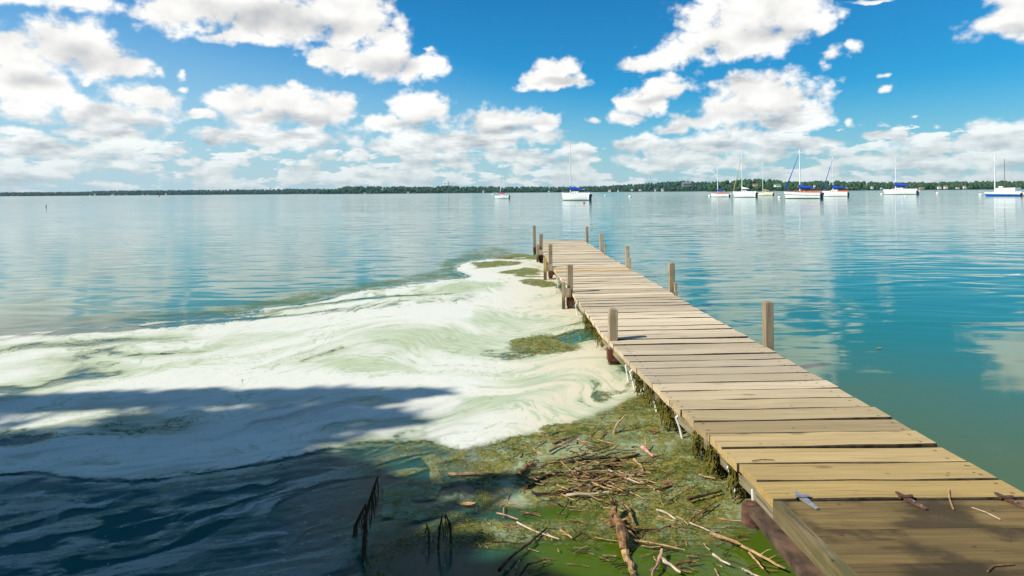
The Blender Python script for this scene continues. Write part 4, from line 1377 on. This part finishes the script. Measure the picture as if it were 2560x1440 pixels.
house(2394, 470, 8, 3, 1392, 'house_white', 'roof_grey', 'low white house in the gap left of the blue hulled boat', None)
house(2411, 468, 7, 5, 1392, 'house_white', 'roof_red', 'tall white house nearest the blue hulled boat', None)
house(2545, 470, 12, 3, 1392, 'house_white', 'roof_grey', 'pale house at the right edge behind the blue hulled boat', None)


def water_tower(px_, py_, r_px, base_py, dist, label):
    c = at_depth(px_, py_, dist); r = r_px / F * dist
    root = empty('water_tower', Vector((c.x, c.y, 0)), label, 'water tower')
    mk('tank', [Vector((v[0] * r, v[1] * r, v[2] * r * .75)) + c for v in ICO_V], [tuple(f) for f in ICO_F], M['house_white'], root, smooth=True)
    mk('stem', *tube([Vector((c.x, c.y, 2)), Vector((c.x, c.y, c.z - r * .5))], [r * .5, r * .28], 8), M['house_white'], root)
water_tower(676, 470.5, 2.6, 480, 3500, 'white water tower rising above the distant left woods')
water_tower(1111, 457, 2.4, 470, 2480, 'white water tower beside the tall smokestack on the headland')
c = at_depth(1120.5, 470, 2480); tp = at_depth(1120.5, 454, 2480)
tag(mk('smokestack', *tube([Vector((c.x, c.y, 3)), tp], [2.4, 1.5], 10), M['concrete']), 'tall thin dark smokestack rising from the wooded headland', 'smokestack')
a = at_depth(1124, 466, 2470)
pb_ = empty('boxy_building', Vector((a.x, a.y, 2)), 'grey boxy building at the foot of the smokestack', 'building')
mk('wall', *box(a.x - 6, a.x + 10, a.y - 6, a.y + 6, 2, a.z + 3), M['concrete'], pb_)
mk('roof', *box(a.x - 6.3, a.x + 10.3, a.y - 6.3, a.y + 6.3, a.z + 3.01, a.z + 3.6), M['roof_grey'], pb_)

# ------------------------------------------------------------------ driftwood
def stick(pts_px, th_px, mat, label, z=0.012, rise=None, group=None, name='driftwood_stick', cat='stick', seg=7, taper=.6, twigs=0):
    pts = []
    nP = len(pts_px)
    for i, (a, b_) in enumerate(pts_px):
        zz_ = z if rise is None else rise[i]
        if rise is None:
            pts.append(at(a, b_, z))
        else:
            base = at(*pts_px[0], max(rise[0], 0))
            pts.append(at_depth(a, b_, base.y + 0.02 * i) if rise[i] > 0.03 else at(a, b_, rise[i]))
    # subdivide with wobble
    rad = th_px * (.95 if name != 'loose_twig' else .85) / 2 / F * pts[0].y
    out, rr = [], []
    for i in range(len(pts) - 1):
        for k in range(3):
            t = k / 3
            p = pts[i].lerp(pts[i + 1], t)
            j = rad * .5
            out.append(p + Vector((rng.uniform(-j, j), rng.uniform(-j, j), rng.uniform(-j, j) * .5 + rad * .5)))
    out.append(pts[-1] + Vector((0, 0, rad * .5)))
    for i in range(len(out)):
        rr.append(rad * (1 - (1 - taper) * i / (len(out) - 1)) * rng.uniform(.88, 1.12))
    parts = [tube(out, rr, seg, .12)]
    for _ in range(twigs):
        i = rng.randrange(1, len(out) - 1)
        d = Vector((rng.uniform(-1, 1), rng.uniform(-1, 1), rng.uniform(.1, .6))).normalized()
        parts.append(tube([out[i], out[i] + d * rad * 5, out[i] + d * rad * 8 + Vector((0, 0, -rad))], [rr[i] * .45, rr[i] * .3, rr[i] * .15], 5, .1))
    o = mk(name, *join(*parts), M[mat], smooth=False)
    return tag(o, label, cat, group)


ST = 'driftwood sticks in the algae beside the pier'
sticks = [
    ([(1381, 1111), (1415, 1097), (1450, 1086)], 5, 'bark', 'thin brown stick lying above the main heap, slanting up right'),
    ([(1370, 1131), (1415, 1108), (1428, 1106)], 7, 'bark_pale', 'short forked tan stick left of the top of the heap'),
    ([(1122, 1189), (1185, 1186), (1260, 1190), (1348, 1195)], 9, 'bark_pale', 'long pale pole reaching left from the heap into the shadow'),
    ([(1307, 1184), (1318, 1168), (1332, 1158)], 12, 'bark', 'short stubby log piece just above the long pale pole'),
    ([(1318, 1221), (1350, 1202), (1388, 1179)], 10, 'bark_dark', 'dark stick crossing the right end of the long pale pole'),
    ([(1391, 1153), (1445, 1142), (1490, 1128), (1532, 1115)], 6, 'bark', 'brown stick across the upper heap'),
    ([(1415, 1156), (1480, 1147), (1545, 1146)], 7, 'bark_dark', 'dark flat stick in the middle of the heap'),
    ([(1512, 1169), (1551, 1149), (1598, 1137)], 9, 'bark_dark', 'thick dark stick at the right shoulder of the heap'),
    ([(1604, 1122), (1634, 1143)], 11, 'stick_pink', 'short pink splintered wood piece right of the heap'),
    ([(1584, 1149), (1604, 1166), (1607, 1178), (1594, 1191), (1548, 1193)], 6, 'bark_pale', 'curved hook shaped tan stick right of the heap'),
    ([(1521, 1176), (1560, 1194), (1604, 1211)], 5, 'stick_white', 'pale straight stick sloping down right across the heap'),
    ([(1545, 1178), (1600, 1203), (1650, 1232)], 4, 'bark_pale', 'long thin tan stick sloping toward the round brown clump'),
    ([(1561, 1234), (1600, 1217), (1644, 1196)], 4, 'bark', 'thin straight twig rising right beneath the heap'),
    ([(1388, 1229), (1465, 1220), (1551, 1201)], 7, 'bark_pale', 'long tan stick along the bottom of the heap'),
    ([(1415, 1240), (1470, 1237), (1528, 1232)], 8, 'stick_white', 'pale flat stick under the heap, lowest of the bundle'),
    ([(1330, 1232), (1390, 1236), (1440, 1228)], 5, 'bark_dark', 'dark stick at the lower left end of the heap'),
    ([(1400, 1153), (1430, 1180), (1447, 1206)], 3, 'bark_pale', 'thin pale twig lying down the heap front'),
    ([(1470, 1228), (1500, 1208), (1545, 1188)], 8, 'bark', 'brown branch along the lower right of the heap'),
    ([(1420, 1190), (1460, 1200), (1510, 1190)], 6, 'bark', 'brown crooked stick at the heart of the heap'),
    ([(1554, 1256), (1574, 1276), (1584, 1309)], 9, 'bark', 'bent brown stick right of the gnarled branch top'),
    ([(1571, 1349), (1647, 1362), (1712, 1376)], 5, 'bark_pale', 'long thin pale stick right of the gnarled branch'),
    ([(1242, 1284), (1270, 1290), (1295, 1299)], 4, 'stick_pink', 'thin pinkish stick, left one of two in line'),
    ([(1293, 1307), (1342, 1331), (1398, 1349)], 5, 'stick_white', 'thin pale stick, right one of two in line'),
    ([(1249, 1427), (1288, 1385), (1325, 1359), (1367, 1322)], 9, 'bark_dark', 'dark mossy branch slanting up right in the shadow edge'),
    ([(1298, 1445), (1322, 1412), (1365, 1399)], 6, 'bark_dark', 'dark curved branch at the bottom edge in shadow'),
    ([(1657, 1379), (1645, 1405), (1630, 1442)], 9, 'stick_pink', 'pinkish stick slanting down at the bottom edge'),
    ([(1654, 1402), (1676, 1415), (1702, 1433)], 9, 'stick_white', 'bleached white stick at the bottom edge'),
    ([(1375, 1246), (1398, 1261)], 6, 'bark_dark', 'short dark stub below the heap'),
    ([(1421, 1249), (1416, 1266), (1398, 1287)], 4, 'bark_dark', 'thin curved dark twig below the heap'),
    ([(1401, 1326), (1416, 1336), (1431, 1347)], 6, 'bark_pale', 'short pale stick left of the gnarled branch'),
    ([(1436, 1347), (1455, 1334), (1474, 1341)], 4, 'bark_dark', 'small arched dark twig left of the gnarled branch'),
    ([(1775, 1335), (1842, 1359), (1900, 1391), (1964, 1424)], 9, 'bark_pale', 'long pale stick left of the rusty beam'),
    ([(1783, 1387), (1803, 1402), (1826, 1414)], 7, 'stick_white', 'short pale stick below the long one near the beam'),
    ([(1688, 1412), (1715, 1408), (1747, 1402)], 8, 'bark', 'brown stick near the bottom edge left of the beam'),
    ([(1873, 1383), (1890, 1402), (1909, 1424)], 6, 'bark_pale', 'short tan stick close to the rusty beam'),
    ([(1855, 1424), (1880, 1436), (1905, 1446)], 6, 'stick_white', 'pale stick cut by the bottom edge near the beam'),
    ([(1720, 1250), (1760, 1241), (1803, 1229)], 8, 'bark_dark', 'thick dark stick lying left of the rusty pipe'),
    ([(1664, 1256), (1700, 1236), (1743, 1213)], 3, 'bark', 'thin twig slanting up right above the dark stick'),
    ([(1747, 1187), (1765, 1193), (1787, 1197)], 6, 'bark_pale', 'short pale stick near the hanging algae'),
    ([(1834, 1252), (1850, 1240), (1866, 1227)], 5, 'bark_pale', 'short pale stick above the rusty pipe'),
    ([(1724, 1308), (1750, 1318), (1775, 1329)], 4, 'stick_white', 'thin pale stick leading to the long one near the beam'),
    ([(1582, 1331), (1610, 1326), (1645, 1324)], 6, 'bark_dark', 'dark weedy stick right of the gnarled branch'),
    ([(1640, 1275), (1665, 1284), (1690, 1300)], 6, 'stick_white', 'pale chip of wood right of the bent brown stick'),
    ([(1790, 1255), (1740, 1290), (1720, 1300)], 4, 'bark', 'thin brown twig under the dark stick near the pipe'),
    ([(1850, 1362), (1820, 1352), (1790, 1370)], 4, 'bark', 'thin brown twig crossing the long pale stick'),
]
for pts, th, mt, lb in sticks:
    stick(pts, th, mt, lb, z=0.014 + rng.uniform(0, .02), group=ST, twigs=rng.choice([0, 0, 1, 2]))
# standing stick, its shadow on the mat
stick([(1534, 1089), (1540, 1068), (1550, 1053), (1567, 1039)], 7, 'bark_pale', 'slender stick standing upright out of the algae above the heap', rise=[0.0, .06, .1, .13], group=ST)
stick([(1640, 1092), (1632, 1083), (1640, 1074)], 8, 'bark', 'small knotty stub standing out of the algae near the pier', rise=[0.0, .04, .06], group=ST, twigs=2)
stick([(1901, 1222), (1911, 1250), (1922, 1277)], 7, 'stick_pink', 'reddish stick leaning against the pier corner above the pipe', rise=[0.2, .15, .1], group=ST)
# gnarled branch
def gn():
    pts = [at_depth(1541, 1254, 3.35), at(1533, 1286, .05), at(1550, 1312, .06), at(1558, 1345, .05), at(1560, 1374, .02)]
    r = [.012, .018, .026, .028, .018]
    a = tube(pts, r, 9, .22)
    bts = [a]
    for _ in range(12):
        i = rng.randrange(0, 4)
        p = pts[i].lerp(pts[i + 1], rng.random())
        d = Vector((rng.uniform(-1, 1), rng.uniform(-.6, .6), rng.uniform(-.2, .5))).normalized()
        bts.append(tube([p, p + d * .05, p + d * .08 + Vector((0, 0, -.02))], [.009, .006, .002], 5, .2))
    return join(*bts)
tag(mk('gnarled_branch', *gn(), M['bark']), 'thick gnarled mossy branch lying upright below the heap', 'branch')
stick([(1562, 1376), (1570, 1405), (1584, 1446)], 20, 'bark_pale', 'pale thick branch end below the gnarled branch at the bottom edge', z=0.0, name='thick_branch', cat='branch')

# weedy stems standing in the shadow
def weedy(points, th, label, strands):
    base = at(*points[0], 0.0)
    pts = [base] + [at_depth(a, b_, base.y) for a, b_ in points[1:]]
    pts[0] = pts[0] + Vector((0, 0, -.1))
    rad = th / 2 / F * base.y
    parts = [tube(pts, [rad * (1 - .6 * i / (len(pts) - 1)) for i in range(len(pts))], 6, .2)]
    for _ in range(strands):
        i = rng.randrange(1, len(pts))
        p = pts[i - 1].lerp(pts[i], rng.random())
        if p.z < .03:
            continue
        e = Vector((p.x + rng.uniform(-.010, .010), p.y + rng.uniform(-.02, .02), max(0, p.z - rng.uniform(.03, .16))))
        m_ = p.lerp(e, .5) + Vector((rng.uniform(-.012, .012), rng.uniform(-.012, .012), 0))
        w = rng.uniform(.001, .0026)
        parts.append(tube([p, m_, e], [w, w * 1.3, w * .5], 4, .3))
    o = mk('weedy_stem', *join(*parts), M['bark_dark'])
    tag(o, label, 'stem', 'dead stems standing in the shaded shallows')
weedy([(905, 1400), (915, 1290), (925, 1250), (945, 1190)], 12, 'tall dark stem draped with dead weed, standing in the shaded water', 26)
weedy([(880, 1345), (890, 1310), (915, 1260)], 14, 'short thick dark stem leaning on the tall weed draped one', 14)
weedy([(1090, 1370), (1100, 1320), (1106, 1284)], 8, 'thin dark stem left of the bent one in the shaded mat', 6)
weedy([(1128, 1360), (1126, 1310), (1112, 1285)], 9, 'bent dark weed stem hooking over in the shaded mat', 10)
weedy([(1075, 1360), (1072, 1330), (1066, 1310)], 7, 'lowest dark stump stem in the shaded mat', 4)

# loose twigs and straw
for i in range(165):
    while True:
        a = rng.uniform(1220, 1960); b_ = rng.uniform(1075, 1440)
        if b_ - 1075 > (a - 1560) * 0.93 + 0 and (a < 1330 or b_ < 1450) and (a + 0 < 1560 + (b_ - 1000) * .90) and (a > 1230 + max(0, 1150 - b_) * 1.5):
            break
    ln = rng.uniform(16, 62); an = rng.choice([rng.uniform(-.6, .6), rng.uniform(-3, 3)])
    e = (a + ln * math.cos(an), b_ + ln * math.sin(an) * .45)
    mid = ((a + e[0]) / 2 + rng.uniform(-4, 4), (b_ + e[1]) / 2 + rng.uniform(-3, 3))
    stick([(a, b_), mid, e], rng.uniform(2.4, 5.0), rng.choice(['bark', 'bark', 'bark_pale', 'bark_pale', 'bark_dark']), 'short thin loose twig scattered on the algae mat', group='loose twigs scattered on the algae mat', name='loose_twig', cat='twig', seg=5)
for i in range(170):
    a = rng.gauss(1470, 85); b_ = rng.gauss(1190, 30)
    ln = rng.uniform(18, 70); an = rng.uniform(-1.1, .9)
    e = (a + ln * math.cos(an), b_ + ln * math.sin(an) * .45)
    stick([(a, b_), ((a + e[0]) / 2, (b_ + e[1]) / 2 + rng.uniform(-4, 4)), e], rng.uniform(2.2, 4.5), rng.choice(['bark', 'bark_pale', 'bark_dark', 'bark_pale']), 'thin twig tangled in the driftwood heap', z=rng.uniform(.015, .055), group='twigs tangled in the driftwood heap', name='tangled_twig', cat='twig', seg=5)

# matted weed fibres lying in the algae (far too many to count)
fm = sst(olive, .35, .8) * sst(cover, .3, .7)
cand = np.flatnonzero((fm.ravel() > .25) & (py.ravel() < 1500) & (py.ravel() > 630))
wgt_ = fm.ravel()[cand] * np.minimum(Yg.ravel()[cand], 6) ** 2.0
pick = nrng.choice(cand, 9000, p=wgt_ / wgt_.sum())
c0 = np.stack([Xg.ravel()[pick] + nrng.normal(0, .01, len(pick)), Yg.ravel()[pick] + nrng.normal(0, .01, len(pick)), zz.ravel()[pick] + nrng.uniform(-.002, .004, len(pick))], -1)
angs = nrng.uniform(0, 2 * np.pi, len(pick)); lens = nrng.uniform(.012, .05, len(pick))
dirv = np.stack([np.cos(angs), np.sin(angs), nrng.normal(0, .05, len(pick))], -1)
side = np.stack([-np.sin(angs), np.cos(angs), nrng.normal(0, .5, len(pick))], -1) * nrng.uniform(.0008, .0022, (len(pick), 1))
mid = c0 + dirv * lens[:, None] * .5 + np.stack([nrng.normal(0, .006, len(pick)), nrng.normal(0, .006, len(pick)), nrng.uniform(0, .004, len(pick))], -1)
end = c0 + dirv * lens[:, None]
FV = np.stack([c0 - side, c0 + side, mid + side, mid - side, end + side * .4, end - side * .4], 1).reshape(-1, 3)
b6 = np.arange(len(pick))[:, None] * 6
FQ = np.concatenate([b6 + np.array([[0, 1, 2, 3]]), b6 + np.array([[3, 2, 4, 5]])])
tag(grid_obj('weed_fibres', FV, FQ, M['fibre'], smooth=False), 'matted brown and olive weed fibres tangled through the algae mat', 'weed', kind='stuff')

# leaf, seed clump, chips
def leaf(px_, py_, w_px, mat, label, z=0.02, ang=0.0):
    c = at(px_, py_, z); s = w_px / 2 / F * c.y
    V, Fc = [], []
    prof = [(-1, 0), (-.6, .30), (-.1, .42), (.4, .34), (.75, .16), (1, 0)]
    for u, w_ in prof:
        for sgn in (-1, 0, 1):
            x, yv = u * s, sgn * w_ * s
            V.append(c + Vector((x * math.cos(ang) - yv * math.sin(ang), x * math.sin(ang) + yv * math.cos(ang), abs(sgn) * .16 * s + .1 * s * u * u)))
    for i in range(len(prof) - 1):
        for j in range(2):
            Fc.append((i * 3 + j, i * 3 + j + 1, i * 3 + 4 + j, i * 3 + 3 + j))
    n0 = len(V)
    V += [v - Vector((0, 0, .002)) for v in V]
    Fc += [tuple(i + n0 for i in reversed(f)) for f in list(Fc)]
    return tag(mk('fallen_leaf', V, Fc, M[mat]), label, 'leaf')
leaf(1170, 1262, 40, 'leaf_tan', 'tan fallen leaf floating at the edge of the shadow')
leaf(2197, 871, 14, 'stick_white', 'pale leaf floating alone on the water right of the pier', .006)
c = at(1668, 1214, .01)
tag(mk('seed_clump', [c + Vector((v[0] * .036, v[1] * .036, v[2] * .014 + .006)) + Vector((nrng.normal(0, .005), nrng.normal(0, .005), nrng.normal(0, .004))) for v in ICO_V], [tuple(f) for f in ICO_F], M['bark']), 'round dark brown clump sitting on the algae mat', 'clump')
# litter on the deck and ramp
def litter(pts, th, mat, label, onramp=True):
    out = []
    for a, b_ in pts:
        p = at(a, b_, DECK)
        for _ in range(3):
            p = at(a, b_, DECK + max(0, y1 - p.y) * slope)
        out.append(p + Vector((0, 0, .006)))
    r = th / 2 / F * out[0].y
    tag(mk('deck_twig', *tube(out, [r] * len(out), 5, .15), M[mat]), label, 'twig')
litter([(2372, 1226), (2374, 1250), (2383, 1275)], 4, 'bark_pale', 'thin tan twig lying across the joint of pier and ramp')
litter([(2430, 1272), (2465, 1284), (2501, 1302)], 3, 'stick_white', 'pale straw lying on the dirty ramp')
litter([(2469, 1432), (2485, 1418), (2536, 1414)], 4, 'bark', 'curved brown twig on the ramp near the bottom right corner')
litter([(1880, 1155), (1906, 1151), (1935, 1152)], 2.5, 'bark', 'thin brown twig lying on the near planks by the left edge')

# ------------------------------------------------------------------ trees on the bank that shade the near left water
def bank_tree(base, hgt, lobes, nleaf, label, ls=.10):
    root = empty('broadleaf_tree', base, label, 'tree', 'trees on the bank behind the viewpoint')
    cen = sum((Vector(l[0]) for l in lobes), Vector()) / len(lobes)
    trunk_top = base.lerp(Vector((cen.x, cen.y, cen.z)), .45); trunk_top.z = cen.z * .55
    parts = [tube([base - Vector((0, 0, .3)), base.lerp(trunk_top, .5) + Vector((.15, .1, 0)), trunk_top], [.30, .22, .16], 10, .06)]
    for l in lobes:
        e = Vector(l[0])
        mid = trunk_top.lerp(e, .5) + Vector((0, 0, .35))
        parts.append(tube([trunk_top, mid, e], [.10, .06, .02], 6, .08))
    mk('trunk', *join(*parts), M['bark_tree'], root)
    V = np.zeros((nleaf * 4, 3)); k = 0
    wts = np.array([l[1][0] * l[1][1] * l[1][2] for l in lobes]); wts = wts / wts.sum()
    ch = nrng.choice(len(lobes), nleaf, p=wts)
    d = nrng.normal(0, 1, (nleaf, 3)); d /= np.linalg.norm(d, axis=1)[:, None]
    r = np.minimum(np.abs(nrng.normal(0, .62, nleaf)), 1.35)
    C = np.array([l[0][:] for l in lobes])[ch] + d * r[:, None] * np.array([l[1] for l in lobes])[ch]
    u = nrng.normal(0, 1, (nleaf, 3)); u /= np.linalg.norm(u, axis=1)[:, None]
    w = np.cross(u, nrng.normal(0, 1, (nleaf, 3))); w /= np.linalg.norm(w, axis=1)[:, None]
    s = nrng.uniform(.6, 1.2, (nleaf, 1)) * ls
    V = np.stack([C - u * s, C + w * s * .55, C + u * s, C - w * s * .55], 1).reshape(-1, 3)
    q = np.arange(nleaf * 4).reshape(-1, 4)
    o = grid_obj('crown', V - np.array(base[:]), q, M['leaf'], smooth=False)
    o.parent = root


def lobe_over(px_, py_, h, rx, ry, rz):
    p = at(px_, py_, 0)
    c = p + Vector((SUN.x, SUN.y, SUN.z)) * (h / SUN.z)
    return (c, (rx, ry, rz))
def rows(spec):
    out = []
    for px_, py_, h, rx, ry in spec:
        out.append(lobe_over(px_, py_, h, rx, ry, min(.35, rx * .7)))
    return out
lobes1 = rows([(40, 1008, 7.2, .5, .16), (250, 1004, 7.5, .5, .14), (500, 998, 7.0, .5, .16), (740, 992, 7.3, .45, .15), (930, 992, 6.8, .35, .14), (1050, 985, 6.6, .18, .12),
               (430, 1055, 7.0, .45, .2), (690, 1050, 7.4, .5, .2), (900, 1045, 6.8, .3, .18), (1000, 1060, 6.6, .16, .08), (20, 1120, 7.6, .8, .2), (280, 1112, 7.2, .6, .2), (540, 1105, 7.0, .5, .2), (740, 1095, 6.8, .3, .16),
               (-260, 1060, 7.8, .6, .4), (-500, 1100, 8.0, .8, .6), (60, 1175, 7.2, .7, .18), (380, 1170, 7.0, .6, .18), (640, 1160, 6.6, .4, .16), (820, 1175, 6.4, .25, .1)])
bank_tree(Vector((-10.5, -2.6, .6)), 8, lobes1, 30000, 'broad leafy tree on the bank left of the viewpoint, shading the algae')
lobes2 = rows([(80, 1240, 6.0, .8, .2), (420, 1235, 6.0, .6, .2), (700, 1225, 5.6, .4, .18), (920, 1235, 5.4, .3, .14), (1070, 1225, 5.2, .14, .08), (1230, 1212, 5.0, .2, .06), (1330, 1212, 5.0, .08, .04),
               (0, 1310, 6.0, .6, .2), (300, 1310, 6.0, .6, .2), (600, 1305, 5.6, .5, .2), (860, 1300, 5.4, .3, .16), (1010, 1290, 5.2, .18, .1), (0, 1400, 6.2, .7, .25), (320, 1395, 5.8, .6, .2), (640, 1390, 5.6, .5, .2), (900, 1380, 5.4, .3, .18), (1080, 1375, 5.2, .18, .1),
               (300, 1500, 5.8, .8, .25), (750, 1480, 5.6, .6, .22), (1050, 1450, 5.2, .3, .12), (1240, 1430, 5.0, .14, .06), (1350, 1455, 5.0, .12, .06), (1480, 1485, 5.0, .16, .06), (800, 1650, 5.6, .8, .3), (1300, 1600, 5.2, .4, .2)])
bank_tree(Vector((-6.4, -2.2, .6)), 6.5, lobes2, 30000, 'smaller leafy tree on the bank behind the viewpoint, shading the shallows')
for bx, by, hh_, lb_ in ((-19, -1.5, 10, 'spreading leafy tree nearest the water on the left bank'), (-26, -3.5, 11, 'second spreading leafy tree along the left bank'), (-34, -2.0, 11, 'third spreading leafy tree farther along the left bank')):  # unseen trees added on the left to block sky light and deepen the shade
    lb = [(Vector((bx + rng.uniform(-1.8, 1.8), by + rng.uniform(-1.6, 1.2), hh_ * f)), (rng.uniform(1.8, 2.6), rng.uniform(1.8, 2.4), rng.uniform(1.3, 1.8))) for f in (.3, .45, .58, .7, .85)]
    bank_tree(Vector((bx, by, .9)), hh_, lb, 8000, lb_, .22)

# unseen row of tall trees, added behind the viewpoint to cut sky light
for i, (bx, by, hh_) in enumerate(((-24, -9, 13), (-16, -11, 14), (-8.5, -12, 13), (-1.5, -10.5, 14), (6, -12, 13.5), (14, -11, 14), (22, -12, 13))):
    lb = [(Vector((bx + rng.uniform(-1.6, 1.6), by + rng.uniform(-1.6, 1.6), hh_ * f)), (rng.uniform(2.0, 2.8), rng.uniform(2.0, 2.6), rng.uniform(1.5, 2.0))) for f in (.3, .42, .52, .62, .72, .82, .92)]
    bank_tree(Vector((bx, by, .9)), hh_, lb, 9000, ['leafy tree farthest left in the row behind the viewpoint', 'second leafy tree from the left in the row behind the viewpoint', 'third leafy tree from the left in the row behind the viewpoint', 'middle leafy tree of the row behind the viewpoint', 'third leafy tree from the right in the row behind the viewpoint', 'second leafy tree from the right in the row behind the viewpoint', 'leafy tree farthest right in the row behind the viewpoint'][i], .22)

# ------------------------------------------------------------------ thin summer haze over the lake
hm = bpy.data.materials.new('summer_haze')
hm.use_nodes = True
ht = hm.node_tree
for nd in list(ht.nodes):
    if nd.type != 'OUTPUT_MATERIAL':
        ht.nodes.remove(nd)
pv = ht.nodes.new('ShaderNodeVolumePrincipled')
pv.inputs['Color'].default_value = (0.72, 0.92, 1.0, 1)
pv.inputs['Density'].default_value = 0.00003
pv.inputs['Anisotropy'].default_value = 0.2
ht.links.new(pv.outputs[0], ht.nodes['Material Output'].inputs['Volume'])
V, Fc = box(-9800, 9800, -340, 9800, -2.5, 95)
hz_o = mk('haze', V, Fc, hm, origin=(0, 0, 0))
tag(hz_o, 'pale summer haze lying over the lake', 'haze', kind='stuff')
